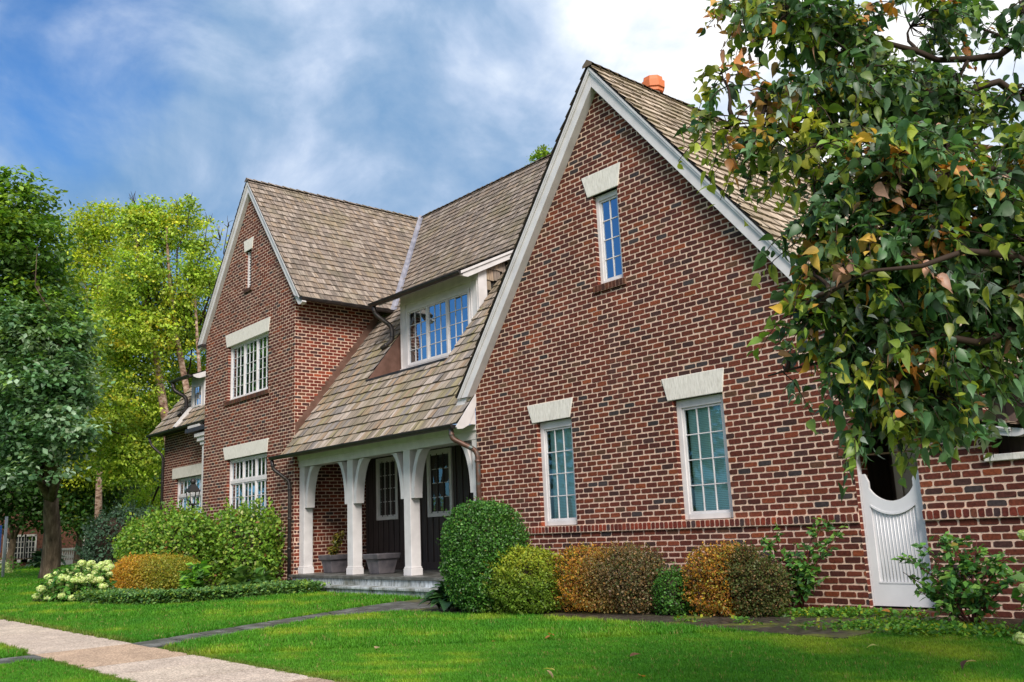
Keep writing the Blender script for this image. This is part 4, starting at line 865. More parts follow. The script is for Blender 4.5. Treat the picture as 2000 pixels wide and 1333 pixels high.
def bush(name, label, cat, blobs, pal, leaf, dens, p=2.6, lo=.80, mat='leaf', zmin=GR+.03, group=None, amp=.07, freq=3.0, colfn=None, upw=.4, core=.80, stems=True, tiplen=1.0, gap=0.0, shoots=90):
    """blobs: [(centre, (rx,ry,rz))]; a clipped or loose shrub made of leaves over a solid dark core and stems"""
    b0 = blobs[0]; root = empty(name, (b0[0][0], b0[0][1], zmin), label, cat, group); Cs, Ns = [], []
    cb = MB()
    for bi, (c, rad) in enumerate(blobs):
        area = 4*math.pi*((rad[0]*rad[1])**1.6/3+(rad[0]*rad[2])**1.6/3+(rad[1]*rad[2])**1.6/3)**(1/1.6); n = int(area*dens)
        P, d, s_ = ellip_pts(c, rad, n, lo, p); P = np.array(c)+(P-np.array(c))*(1+amp*sn(P, freq/max(rad)*2, bi+3)+amp*.6*sn(P, 9/max(rad), bi+9))[:, None]
        nr_ = d/np.array(rad); nr_ /= np.linalg.norm(nr_, axis=1, keepdims=True)
        keep = P[:, 2] > zmin+.02
        if gap: keep &= sn(P, 4.2, bi+31) > -1+gap*1.2
        for bj, (c2, r2) in enumerate(blobs):
            if bj != bi: keep &= np.sum(np.abs((P-np.array(c2))/np.array(r2))**p, axis=1) > .55
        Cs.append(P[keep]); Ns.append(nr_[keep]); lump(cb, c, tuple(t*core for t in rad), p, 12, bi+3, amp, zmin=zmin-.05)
    P = np.concatenate(Cs); nn_ = np.concatenate(Ns); n = len(P)
    if core: cb.build('shade_core', M['twig'], root)  # solid dark lump added inside, standing in for the shaded interior
    tip = rdir(n)+nn_*.7+np.array([0, 0, upw]); nrm = nn_*.7+rdir(n)*1.0+np.array([0, 0, .45])
    sh = MB()
    if shoots:
        Ls, Ns2 = [], []
        for c, rad in blobs:
            d = rdir(shoots); d[:, 2] = np.abs(d[:, 2])*1.1+.1; e = d; k = np.sum(np.abs(e)**p, axis=1)**(-1/p); B_ = np.array(c)+e*k[:, None]*np.array(rad)*.93
            for q_ in range(shoots):
                ln = leaf*random.uniform(1.2, 4.2); v = d[q_]*.6+rng.normal(size=3)*.35+np.array([0, 0, .6]); v /= np.linalg.norm(v); sh.tube([B_[q_]-v*leaf*2, B_[q_]+v*ln*.5, B_[q_]+v*ln], [.006, .004, .002], 4)
                for t in np.linspace(.1, 1, 7): Ls.append(B_[q_]+v*ln*t+rng.normal(size=3)*leaf*.25); Ns2.append(v)
        Ls, Ns2 = np.array(Ls), np.array(Ns2); P = np.r_[P, Ls]; nrm = np.r_[nrm, rdir(len(Ls))]; tip = np.r_[tip, Ns2+rdir(len(Ls))*.8]; n = len(P)
    col = pick(pal, n) if colfn is None else colfn(P)
    inst('foliage', LEAF2, LEAF2F, P, orient(nrm, tip), leaf*rng.uniform(.6, 1.3, (n, 1))*np.array([[1, tiplen, 1]]), col, M[mat], root)
    if stems:
        m_ = sh
        for c, rad in blobs:
            for k in range(5):
                x0 = (c[0]+random.uniform(-.25, .25)*rad[0], c[1]+random.uniform(-.25, .25)*rad[1], zmin-.03); a = random.uniform(0, 6.28)
                m_.tube([x0, (x0[0]+math.cos(a)*rad[0]*.3, x0[1]+math.sin(a)*rad[1]*.3, c[2]), (c[0]+math.cos(a)*rad[0]*.6, c[1]+math.sin(a)*rad[1]*.6, c[2]+rad[2]*.6)], [.035, .02, .008], 5)
        m_.build('stem', M['twig'], root)
    return root

# ---- lawns: real grass blades
def grass(n_c, region, dens_fn, hgt, wid, seed):
    r_ = np.random.default_rng(seed); x0, x1, y0, y1 = region; N_ = int((x1-x0)*(y1-y0)*n_c); x = r_.uniform(x0, x1, N_); y = r_.uniform(y0, y1, N_); k = dens_fn(x, y); return x[k], y[k]
def lawn_mask(x, y):
    wob = .03*np.sin(x*9)+.025*np.sin(x*23+y*7)
    ok = ((y > 5.49+wob) & (y < 14.3)) | (y < 4.02+wob)
    for pl in (PATHP, SLAB, BED1, BED2, BED3): ok &= ~inpoly(x+.02*np.sin(y*17), y+.02*np.sin(x*19), pl)
    ok &= ~((x > XL) & (y > 13.5)); ok &= ~((x > -26.5) & (x < -17.5) & (y > 13.6))
    ok &= ~((x > -15.95+wob) & (x < -15.15+wob) & (y < 4.05))
    # rounded turf corners beside the path
    for cx_, cy_, sx, sy in ((-15.02, 5.5, 1, 1), (-15.98, 5.5, -1, 1), (-15.15, 4.0, 1, -1), (-15.95, 4.0, -1, -1)):
        rr_ = .55; ux, uy = (x-cx_)*sx, (y-cy_)*sy; ok &= ~((ux < rr_) & (uy < rr_) & (ux > -.3) & (uy > -.3) & ((rr_-ux)**2+(rr_-uy)**2 > rr_**2))
    return ok
def view_mask(x, y, pad=120):
    d = np.stack([x, y, np.full_like(x, GR)], 1)-EYE; zc = d@_f; px = (d@RT)/zc*FPX+1000; py = -(d@UP)/zc*FPX+666.5
    return (zc > 1) & (px > -pad-60) & (px < 2000+pad+200) & (py < 1333+pad+160), zc
gx_, gy_, gs_ = [], [], []
for (n_c, dlo, dhi) in ((1500, 0, 13), (520, 13, 20), (170, 20, 34), (60, 34, 90)):
    X0_, X1_ = (-20, 3) if dhi == 13 else ((-26, 3) if dhi == 20 else ((-40, 3) if dhi == 34 else (-85, -24)))
    Y0_, Y1_ = (-1, 14.3) if dhi <= 34 else (0, 40)
    def df(x, y):
        vm, zc = view_mask(x, y); return vm & (zc >= dlo) & (zc < dhi) & (lawn_mask(x, y) if dhi <= 34 else (lawn_mask(x, np.minimum(y, 13)) | (y > 14.3)) & ~((x > XL-9) & (y > 15)))
    x, y = grass(n_c, (X0_, X1_, Y0_, Y1_), df, 0, 0, int(dhi)); gx_.append(x); gy_.append(y); gs_.append(np.full(len(x), {13: .72, 20: 1.3, 34: 1.9, 90: 3.2}[dhi]))
gx_, gy_, gs_ = map(np.concatenate, (gx_, gy_, gs_)); n = len(gx_)
tv, tf = [], []
rt = random.Random(3)
for k in range(6):
    a = rt.uniform(0, 6.28); rx, ry = rt.uniform(-.022, .022), rt.uniform(-.022, .022); wv = .0045; h = rt.uniform(.045, .085); lx, ly = math.cos(a)*h*rt.uniform(.1, .6), math.sin(a)*h*rt.uniform(.1, .6); px_, py_ = -math.sin(a)*wv, math.cos(a)*wv
    b = len(tv); tv += [(rx-px_, ry-py_, 0), (rx+px_, ry+py_, 0), (rx+lx*.45-px_*.7, ry+ly*.45-py_*.7, h*.6), (rx+lx*.45+px_*.7, ry+ly*.45+py_*.7, h*.6), (rx+lx, ry+ly, h)]; tf += [(b, b+1, b+3), (b, b+3, b+2), (b+2, b+3, b+4)]
th = rng.uniform(0, 6.28, n); Rz = np.zeros((n, 3, 3)); Rz[:, 0, 0] = np.cos(th); Rz[:, 0, 1] = -np.sin(th); Rz[:, 1, 0] = np.sin(th); Rz[:, 1, 1] = np.cos(th); Rz[:, 2, 2] = 1
P = np.stack([gx_, gy_, gz(gx_, gy_)-.005], 1); q1, q2, q3 = sn(P, 1.1, 1), sn(P, 3.1, 2), sn(P, 9, 3)
back = smooth((gy_-9.3)/2)*(gx_ > -16); q4 = sn(P, .45, 8); t = np.clip(.45+.3*q1+.3*q2+.2*q3+.25*q4, 0, 1)[:, None]
col = np.array([.055, .215, .014])*(1-t)+np.array([.120, .31, .018])*t
yel = (np.clip(q2*.9+q1*.6+q3*.3-.30+.38*back, 0, 1)*.85)[:, None]; col = col*(1-yel)+np.array([.30, .38, .03])*yel
edge = (np.clip(1-np.abs(gy_-5.5)/.22, 0, 1)*.7+np.clip(1-np.abs(gy_-4.0)/.15, 0, 1)*.5)[:, None]; col = col*(1-edge)+np.array([.15, .15, .03])*edge
dead = rng.random((n, 1)) < .03; col = np.where(dead, np.array([.33, .27, .10]), col)*rng.uniform(.7, 1.3, (n, 1))
hs = gs_*rng.uniform(.75, 1.25, n); o = inst('lawn_grass', tv, tf, P, Rz, np.stack([gs_*1.15, gs_*1.15, np.minimum(hs, 1.8)*.9], 1), col, M['grass'], loc=(0, 0, GR), kind='stuff')

# ================================================================== SHRUBS
def gp(px, py, z=GR): r_ = ray(px, py); return EYE+r_*((z-1.5)/r_[2])
VIB = [((.14, .28, .03), 5), ((.20, .34, .035), 4), ((.08, .18, .02), 3), ((.32, .42, .07), 2), ((.38, .42, .16), .5), ((.28, .13, .05), .2)]
c1, c2 = at(475, 1068, 30.2), at(315, 1060, 31.6)
bush('viburnum_hedge', 'large loose bright green shrub against the left brick wing, between downspout and clipped golden hedge', 'shrub', [((c1[0]+.1, c1[1], 1.05), (1.75, 1.0, 1.42)), ((c2[0]-.3, c2[1], 1.2), (2.5, 1.1, 1.15)), ((c2[0]+1.6, c2[1], 1.35), (1.6, 1.1, 1.15))], VIB, .135, 420, p=2.7, amp=.11, lo=.6, core=.66, gap=.16)
c = at(322, 1120, 29.0)
def goldcol(P):
    n_ = len(P); t = np.clip((P[:, 0]-c[0]+1.4)/3.2+rng.normal(size=n_)*.16, 0, 1)[:, None]; z = smooth((P[:, 2]-.0)/1.0)[:, None]
    a = pick([((.55, .27, .03), 4), ((.62, .36, .035), 3), ((.40, .20, .03), 3), ((.34, .30, .03), 1.5)], n_); b = pick([((.28, .28, .03), 4), ((.17, .21, .02), 4), ((.38, .28, .03), 1)], n_); return a*(1-t)+b*t
bush('golden_hedge', 'low clipped hedge turning orange-gold at its left end, in front of the bright green shrub', 'hedge', [((c[0]-.25, c[1]-.25, .45), (2.85, .75, .68))], None, .06, 2600, p=3.2, amp=.05, lo=.7, core=.66, colfn=goldcol)
c = at(947, 1090, 17.9)
BOX = [((.045, .14, .02), 5), ((.07, .20, .028), 4), ((.03, .09, .015), 3), ((.12, .27, .04), 2), ((.20, .16, .05), .15)]
bush('boxwood', 'tall clipped dark green boxwood beside the porch steps', 'shrub', [((c[0], c[1], .97), (.80, .80, 1.08))], BOX, .052, 3600, p=2.8, amp=.05, lo=.68, mat='gloss', freq=4, gap=.03, core=.66)
c = at(1020, 1140, 17.3)
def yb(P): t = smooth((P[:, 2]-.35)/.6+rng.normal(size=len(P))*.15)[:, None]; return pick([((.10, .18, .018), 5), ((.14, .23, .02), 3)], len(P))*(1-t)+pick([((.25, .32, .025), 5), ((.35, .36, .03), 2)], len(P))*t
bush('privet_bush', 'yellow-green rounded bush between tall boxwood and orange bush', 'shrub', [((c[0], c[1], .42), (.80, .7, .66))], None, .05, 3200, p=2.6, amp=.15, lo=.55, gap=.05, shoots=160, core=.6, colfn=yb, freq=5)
OR = [((.44, .19, .03), 4), ((.54, .28, .03), 3), ((.32, .15, .05), 3), ((.36, .31, .04), 3), ((.16, .18, .035), 2)]
c = at(1185, 1142, 16.7)
def ob(P):
    t = smooth((P[:, 0]-c[0])/1.0+.3+sn(P, 3, 5)*.35)[:, None]; return pick(OR, len(P))*(1-t)+pick([((.19, .13, .07), 4), ((.30, .17, .06), 2), ((.12, .11, .05), 4), ((.09, .11, .03), 3)], len(P))*t
bush('barberry_bush', 'broad bush turned orange and brown, partly bare, right of the yellow-green bush', 'shrub', [((c[0]-.42, c[1]-.05, .42), (.82, .6, .64)), ((c[0]+.48, c[1]+.1, .44), (.78, .55, .60))], None, .045, 2600, p=2.3, amp=.2, lo=.4, shoots=260, colfn=ob, core=.45, gap=.05)
c = at(1316, 1165, 15.8)
bush('boxwood', 'small dark green boxwood ball between the two orange bushes', 'shrub', [((c[0], c[1], .22), (.33, .36, .40))], BOX, .05, 2300, p=2.5, amp=.05, lo=.8, mat='gloss')
c = at(1418, 1142, 15.3)
bush('barberry_bush', 'narrower orange bush right of the small dark boxwood ball', 'shrub', [((c[0]-.1, c[1], .36), (.62, .5, .66)), ((c[0]+.25, c[1]+.1, .5), (.45, .45, .48)), ((c[0]+.58, c[1]+.15, .25), (.46, .4, .46))], None, .045, 2500, p=2.3, amp=.22, lo=.35, shoots=260, colfn=lambda P: np.where((P[:, 0] > c[0]+.3)[:, None], pick([((.10, .12, .035), 4), ((.2, .13, .05), 3), ((.07, .10, .02), 3)], len(P)), pick(OR, len(P))), core=.4, gap=.03)
c = at(245, 1025, 38); BLU = [((.05, .10, .06), 4), ((.08, .15, .09), 3), ((.035, .07, .04), 3)]
bush('round_shrub', 'dark blue-green rounded shrub behind the big green one, left of the far brick corner', 'shrub', [((c[0], c[1], 1.5), (1.5, 1.5, 1.5)), ((c[0]-1.3, c[1]-.4, .9), (.9, .9, 1.0))], BLU, .13, 260, amp=.1, lo=.7, zmin=gz(c[0], 0)+0)
# loose upright shrubs with visible stems
def loose(name, label, base, stems, leaf, pal, n_l, stemmat='redtwig', spread=.25, rad=.016):
    root = empty(name, base, label, 'shrub'); m_ = MB(); Cs, Ts = [], []; base = np.array(base, float)
    for (tx, ty, tz) in stems:
        e = base+np.array([tx, ty, tz]); mid = base+np.array([tx*.35, ty*.35, tz*.55])+rng.normal(size=3)*.03; pts = [base+rng.normal(size=3)*np.array([.05, .05, 0]), mid, e]; m_.tube(pts, [rad, rad*.7, rad*.3], 5)
        for k in range(int(n_l*tz)+3):
            t = rng.uniform(.25, 1.02); p0 = (1-t)**2*pts[0]+2*t*(1-t)*mid+t*t*e if t < 1 else e; a = rng.uniform(0, 6.28); side = np.array([math.cos(a), math.sin(a), rng.uniform(-.1, .5)]); ln = spread*rng.uniform(.3, 1)*(1.15-.5*t); q_ = p0+side*ln; m_.tube([p0, q_], [rad*.3, rad*.15], 4)
            for j in range(5):
                s_ = rng.uniform(.3, 1.05); Cs.append(p0+side*ln*s_); v = side*.6+rng.normal(size=3)*.6+np.array([0, 0, -.35]); Ts.append(v)
    P, T_ = np.array(Cs), np.array(Ts); n_ = len(P); nrm = rng.normal(size=(n_, 3))*.55+np.array([0, -.2, 1]); m_.build('stem', M[stemmat], root)
    inst('foliage', LEAF, LEAFF, P, orient(nrm, T_), leaf*rng.uniform(.6, 1.25, (n_, 1))*np.array([[.95, 1.1, 1]]), pick(pal, n_), M['gloss'], root); return root
GRN = [((.08, .21, .05), 4), ((.13, .29, .05), 4), ((.05, .14, .04), 3), ((.21, .36, .07), 1.5), ((.35, .26, .05), .2)]
b = gp(1562, 1203)
loose('dogwood_shrub', 'loose leafy shrub with thin red stems against the brick wall left of the white gate', b, [(-.75, .1, .95), (-.6, 0, 1.25), (-.42, .05, 1.5), (-.12, .1, 1.0), (.1, .1, .85), (.3, .1, 1.2), (.45, .15, 1.55), (.7, .1, 1.2), (.85, .15, 1.4), (.0, .1, 1.15), (.3, 0, .75), (.6, .1, 1.55)], .125, GRN, 10, spread=.22)
b = gp(1905, 1232)
loose('dogwood_shrub', 'leafy shrub right of the white gate whose branches reach across the gate', b, [(-.95, .1, .75), (-.8, 0, .95), (-.55, .05, 1.1), (-.35, .1, 1.25), (-.15, 0, 1.15), (0, .1, 1.0), (.15, .1, 1.2), (.35, 0, .9), (.55, .1, 1.0), (-.5, -.1, .6), (-.2, -.1, .7), (.25, -.15, .6), (.7, 0, .8), (-.7, 0, .5)], .13, GRN, 17)
# hydrangeas
def hydrangea(name, label, c, rad, blooms, br, leafs, zmin=GR):
    root = empty(name, (c[0], c[1], zmin), label, 'hydrangea'); P, d, s_ = ellip_pts(c, rad, leafs, .45, 2.2); k = P[:, 2] > zmin+.05; P, d = P[k], d[k]; n_ = len(P)
    inst('foliage', LEAF, LEAFF, P, orient(d*.5+rng.normal(size=(n_, 3))*.4+np.array([0, 0, .8]), d+rdir(n_)*.7), .19*rng.uniform(.6, 1.2, (n_, 1)), pick([((.07, .20, .03), 4), ((.12, .28, .04), 3), ((.05, .13, .02), 3)], n_), M['leaf'], root)
    for b in blooms:
        b = np.array(b); m = 150; dd = rdir(m); Q = b+dd*np.array([br, br, br*.75])*rng.uniform(.75, 1.05, (m, 1))
        PT = [(-.5, -.5, 0), (.5, -.5, .1), (.5, .5, 0), (-.5, .5, .1)]; inst('bloom', PT, [(0, 1, 2, 3)], Q, orient(dd+rdir(m)*.4, rdir(m)), br*.36*rng.uniform(.7, 1.2, (m, 1)), pick([((.55, .64, .26), 4), ((.66, .72, .38), 3), ((.42, .54, .17), 2)], m), M['petal'], root)
        m_ = MB(); m_.tube([b, (b[0]*.5+c[0]*.5, b[1]*.5+c[1]*.5, zmin+.1)], [.012, .014], 5); m_.build('stem', M['twig'], root)
    return root
hp = [(95, 1128), (88, 1157), (80, 1150), (127, 1117), (117, 1138), (108, 1150), (150, 1110), (160, 1100), (178, 1101), (200, 1103), (210, 1100), (190, 1108), (155, 1125), (137, 1143), (133, 1130), (158, 1163), (121, 1165), (183, 1133), (197, 1120), (186, 1120), (112, 1122), (141, 1122), (170, 1115), (72, 1165), (104, 1163), (165, 1140), (208, 1112), (146, 1133), (195, 1133), (100, 1138), (122, 1128), (165, 1108), (188, 1112), (212, 1122), (175, 1128), (150, 1150), (128, 1155), (172, 1155), (95, 1168), (140, 1168), (202, 1145), (215, 1108), (160, 1133)]
cH = at(150, 1142, 27.4)
hydrangea('hydrangea', 'hydrangea full of pale green-white flower heads at the left end of the bed', (cH[0], cH[1], .25), (1.15, 1.0, .72), [at(x, y, 26.6+.9*((y < 1125)*1.0)+rng.uniform(-.3, .3)) for x, y in hp], .125, 1900)
cH = at(2050, 1120, 11.2)
hydrangea('hydrangea', 'hydrangea at the right edge with two white flower heads', (cH[0], cH[1], .35), (.32, .4, .55), [at(2002, 1045, 11.3), at(2004, 1150, 11.0), at(1995, 1247, 10.6)], .085, 260)
# ground cover (pachysandra)
m_pts = []
edge_l = [(-28.9, 8.3), (-26.5, 8.35), (-24.7, 8.9), (-24.2, 10.2), (-24.35, 12.2), (-23.7, 13.55)]
for _ in range(26000):
    t = rng.random(); e = along(edge_l, t); wv = abs(rng.normal())*.55 if t < .75 else rng.random()*1.9; inn = (-.35, .93) if t < .45 else (-1, .12); m_pts.append((e[0]+inn[0]*wv+rng.normal()*.05, e[1]+inn[1]*wv+rng.normal()*.05))
m_pts = np.array(m_pts); hz = .05+.24*smooth(np.minimum(1, (rng.random(len(m_pts))*1.2)))*np.clip(1.2-.2*np.abs(sn(np.c_[m_pts, m_pts[:, :1]*0], 3, 4)), .5, 1.2); n = len(m_pts)
P = np.c_[m_pts, GR+hz]; inst('ground_cover', LEAF2, LEAF2F, P, orient(rng.normal(size=(n, 3))*.5+np.array([0, -.2, 1]), rdir(n)+np.array([0, 0, .2])), .095*rng.uniform(.6, 1.3, (n, 1)), pick([((.09, .20, .05), 4), ((.14, .27, .07), 3), ((.20, .30, .04), 2), ((.05, .12, .035), 3)], n), M['gloss'], loc=(-26, 9, GR), kind='stuff')
# broad-leaved perennials
HL, HF = [], []
for t, w_, z in ((0, .0, 0), (.15, .16, .16), (.4, .33, .30), (.7, .27, .26), (.9, .12, .08)): HL += [(-w_, t, z+w_*.3), (0, t, z), (w_, t, z+w_*.3)]
HL.append((0, 1.03, -.04))
for i in range(4):
    for j in (0, 1): HF += [(i*3+j, i*3+j+1, (i+1)*3+j+1), (i*3+j, (i+1)*3+j+1, (i+1)*3+j)]
HF += [(12, 13, 15), (13, 14, 15)]
def rosette(name, label, c, n_, size, pal, rings=3, cat='plant', group=None, up=.5, zb=GR, narrow=1.0):
    root = empty(name, (c[0], c[1], zb), label, cat, group); a = rng.uniform(0, 6.28, n_); t = rng.uniform(0, 1, n_); el = up*(1.3-t)+rng.normal(size=n_)*.12
    tip = np.stack([np.cos(a), np.sin(a), el], 1); nrm = np.stack([-np.cos(a)*el, -np.sin(a)*el, np.ones(n_)], 1)+rng.normal(size=(n_, 3))*.15; P = np.array([c[0], c[1], zb])+np.stack([np.cos(a)*t, np.sin(a)*t, .1+.9*(1-t)], 1)*size*.55
    inst('foliage', HL, HF, P, orient(nrm, tip), size*rng.uniform(.6, 1.1, (n_, 1))*np.array([[narrow, 1, 1]]), pick(pal, n_), M['gloss'], root); return root
DK = [((.03, .09, .035), 4), ((.045, .13, .04), 3), ((.08, .19, .06), 1)]; c = gp(846, 1196)
rosette('hosta', 'dark green hosta at the right end of the porch steps', (c[0]+.15, c[1]+.35), 110, .48, DK, up=.9)
LG = [((.10, .27, .03), 3), ((.16, .36, .03), 3), ((.07, .18, .03), 2)]
c = at(378, 1132, 26.6); loose('leafy_perennial', 'bright light-green leafy plant in front of the golden hedge', (c[0], c[1], GR), [(-.6, 0, .7), (-.35, 0, .85), (0, 0, .75), (.25, 0, .95), (.55, 0, .9), (.4, -.2, .6), (-.2, -.2, .5)], .26, LG, 7, 'twig', .3)
c = at(468, 1140, 26.8); rosette('hosta', 'upright mid-green hosta below the big green shrub by the downspout', (c[0], c[1]), 70, .62, [((.06, .14, .03), 3), ((.09, .19, .04), 3), ((.16, .26, .06), 1)], up=1.9, narrow=.6)
c = at(500, 1140, 27.4); rosette('hosta', 'second upright hosta, nearer the downspout', (c[0]+.2, c[1]), 50, .55, [((.06, .14, .03), 3), ((.09, .19, .04), 3)], up=1.9, narrow=.6)
# weeds in the bed and between slabs
wx, wy = [], []
for _ in range(900):
    t = rng.random(); x = -16.3+t*9.6; y = np.interp(x, [-16.6, -14.4, -11.96, -9.89, -8.1, -6.3], [12.3, 12.15, 12.75, 13.1, 13.7, 14.1])+rng.normal()*.12+.1; wx.append(x); wy.append(y)
for cx_, cy_, k, s_ in ((-7.9, 13.8, 160, .35), (-8.6, 13.5, 130, .3), (-6.2, 12.9, 260, .45), (-5.4, 12.5, 260, .5), (-7.3, 12.1, 30, .3), (-8.6, 12.2, 14, .1), (-9.6, 12.0, 14, .1), (-6.9, 12.3, 60, .2), (-6.0, 12.2, 120, .3), (-12.0, 12.9, 60, .3), (-13.4, 12.4, 40, .2), (-10.5, 13.1, 50, .2)):
    wx += list(cx_+rng.normal(size=k)*s_); wy += list(cy_+rng.normal(size=k)*s_*.5)
wx, wy = np.array(wx), np.minimum(np.array(wy), 14.35); n = len(wx)*5; P = np.repeat(np.stack([wx, wy, np.full(len(wx), GR)], 1), 5, axis=0)+rng.normal(size=(n, 3))*np.array([.05, .05, 0])+np.array([0, 0, 1])*rng.uniform(.02, .12, (n, 1))
inst('weeds', LEAF2, LEAF2F, P, orient(rng.normal(size=(n, 3))*.5+np.array([0, 0, 1]), rdir(n)+np.array([0, 0, .3])), .07*rng.uniform(.4, 1.3, (n, 1)), pick([((.09, .24, .03), 4), ((.16, .32, .03), 3), ((.06, .15, .03), 2), ((.28, .30, .02), 1)], n), M['leaf'], loc=(-10, 13, GR), kind='stuff')

# ================================================================== TREES
def wiggle(a, b, n, amp, sag=0):
    a, b = np.array(a, float), np.array(b, float); L_ = np.linalg.norm(b-a); r1, r2 = rng.normal(size=3), rng.normal(size=3)
    return [a+(b-a)*t+(r1*math.sin(t*3.3)+r2*math.sin(t*6.1)*.5)*amp*L_*math.sin(math.pi*t)+np.array([0, 0, sag*L_*math.sin(math.pi*t)]) for t in np.linspace(0, 1, n)]
def crown(root, blobs, n_cl, per, cr, leaf, pal, T=LEAF2, TF=LEAF2F, mat='leaf', lo=.35, hang=-.25, colfn=None, seedn=0, name='crown', flat=.45, thin=0.0, twigs=True, nup=.6):
    r2 = np.array([b[1]**2 for b in blobs]); idx = rng.choice(len(blobs), n_cl, p=r2/r2.sum()); cc = np.array([b[0] for b in blobs])[idx]; rr_ = np.array([b[1] for b in blobs])[idx]
    d = rdir(n_cl); s_ = rng.uniform(lo**3, 1, n_cl)**(1/3); K = cc+d*(rr_*s_)[:, None]*np.array([1, 1, .9])
    if thin: k = sn(K, 1.3/np.mean(rr_)*2.2, 40+seedn) > -1+thin; K, d = K[k], d[k]
    n_ = len(K); csz = cr*rng.uniform(.5, 1.3, n_)
    P = np.repeat(K, per, axis=0)+rng.normal(size=(n_*per, 3))*np.repeat(csz, per)[:, None]*np.array([.62, .62, .62*flat]); m_ = len(P)
    base = pick(pal, n_) if colfn is None else colfn(K); col = np.repeat(base, per, axis=0)*rng.uniform(.75, 1.25, (m_, 1))
    tip = rdir(m_)+np.array([0, 0, hang])+np.repeat(d, per, axis=0)*.4; nrm = rdir(m_)*.8+np.array([0, 0, nup])+np.repeat(d, per, axis=0)*.3
    inst(name, T, TF, P, orient(nrm, tip), leaf*rng.uniform(.6, 1.25, (m_, 1)), col, M[mat], root)
    return K
def limbs(root, base, fork, blobs, r0, mat, per=3, amp=.08, extra=None, K=None, r1=None):
    m_ = MB(); base, fork = np.array(base, float), np.array(fork, float); tr_ = wiggle(base, fork, 8, .02); rad = list(np.linspace(r0*1.25, r0*.85, 8)); rad[0] = r0*1.6; rad[1] = r0*1.2; m_.tube(tr_, rad, 14, jit=.05); m_.build('trunk', M[mat], root)
    m_ = MB(); tips = []
    for c, r_ in blobs:
        c = np.array(c, float); p = wiggle(fork-np.array([0, 0, .1]), c, 8, amp, .04); R_ = (r1 or r0*.5); m_.tube(p, list(np.linspace(R_, R_*.22, 8)), 7, jit=.06)
        for k in range(per):
            e = c+rdir(1)[0]*r_*.85; s_ = p[random.randint(4, 7)]; m_.tube(wiggle(s_, e, 5, .1), list(np.linspace(R_*.3, R_*.05, 5)), 5); tips.append(e)
    m_.build('limb', M[mat], root); return tips
def pxblobs(lst, d): return [(at(x, y, d+(dd if dd else 0)), r_*(d+dd)/FPX) for x, y, r_, dd in lst]
# --- big oak at left
D = 39.0; B = at(98, 1128, D); B[2] = gz(B[0], B[1])-.05
oak = empty('oak_tree', B, 'big blue-green oak with a thick forked trunk standing on the far lawn at the left', 'tree')
ob_ = pxblobs([(30, 400, 70, 1), (-60, 480, 120, 0), (50, 480, 75, 0), (10, 600, 120, 1), (95, 560, 55, 2), (75, 670, 90, -1), (-60, 720, 140, 0), (120, 740, 55, -2), (60, 780, 95, -2), (125, 830, 50, -3), (20, 860, 70, -2), (95, 880, 45, -3), (60, 620, 80, 0), (100, 650, 60, 0), (150, 860, 26, -3), (40, 925, 30, -3), (120, 925, 20, -3), (165, 780, 22, -2), (140, 700, 30, 0), (-40, 860, 90, 0), (150, 640, 28, 0), (-120, 620, 120, 0)], D)
OAK = [((.08, .17, .075), 4), ((.13, .25, .12), 4), ((.20, .34, .19), 3), ((.32, .44, .30), 2), ((.045, .10, .04), 1.5)]
def oakcol(K): t = smooth((K[:, 2]-7+rng.normal(size=len(K))*1.6)/7)[:, None]; return pick(OAK, len(K))*(1-t)+pick([((.10, .20, .025), 3), ((.20, .32, .03), 2), ((.05, .13, .02), 2)], len(K))*t
FK = at(100, 975, D)
limbs(oak, B, FK, [ob_[i] for i in (0, 2, 3, 5, 7, 8, 9, 10, 11, 12)], .34, 'bark', r1=.2)
crown(oak, ob_, 2100, 36, .62, .27, OAK, mat='gloss', lo=.4, colfn=oakcol, thin=.5, nup=.9)
# --- birch clump
D = 50.0; B = at(345, 1090, D); B[2] = gz(B[0], B[1])
bir = empty('birch_tree', B, 'tall yellow-green birch with pale peeling trunks behind the left end of the house', 'tree')
bb = pxblobs([(285, 450, 52, 0), (255, 420, 30, 0), (330, 455, 40, 0), (365, 430, 30, 1), (390, 520, 45, 0), (430, 470, 22, 0), (435, 560, 25, 3), (290, 400, 16, 0), (262, 398, 14, 0), (318, 425, 18, 0), (345, 405, 14, 0), (372, 398, 13, 0), (405, 440, 15, 0), (445, 445, 12, 0), (340, 560, 70, 0), (270, 540, 65, -1), (300, 650, 90, 0), (385, 650, 60, 2), (240, 640, 70, -1), (260, 760, 80, 0), (340, 760, 70, 3), (400, 740, 50, 4), (415, 640, 38, 6), (300, 990, 55, 3), (300, 870, 80, 2), (250, 900, 60, 0), (200, 830, 60, -1), (380, 480, 25, 0)], D)
BIR = [((.36, .48, .05), 4), ((.46, .56, .07), 3), ((.26, .38, .04), 3), ((.52, .48, .04), 1), ((.16, .27, .04), 2)]
m_ = MB()
for pts, r_ in (([(350, 1085), (330, 860), (305, 700), (275, 560), (265, 440)], .34), ([(370, 1085), (372, 800), (345, 660), (330, 540), (325, 440)], .24), ([(375, 1080), (392, 760), (385, 660), (380, 560)], .14)):
    P = [at(x, y, D-.5) for x, y in pts]; m_.tube(P, list(np.linspace(r_, .05, len(P))), 9, jit=.06)
m_.build('trunk', M['birch'], bir); m_ = MB()
for c, r_ in bb:
    s_ = at(330, 800, D)*.4+np.array(c)*.6-np.array([0, 0, 1.0]); m_.tube(wiggle(s_, c, 5, .1), [.07, .055, .04, .03, .015], 5)
    for k in range(6): e = np.array(c)+rdir(1)[0]*r_*.9; e[2] += .4; m_.tube(wiggle(c, e, 4, .08), [.025, .02, .014, .006], 4)
m_.build('limb', M['twig'], bir)
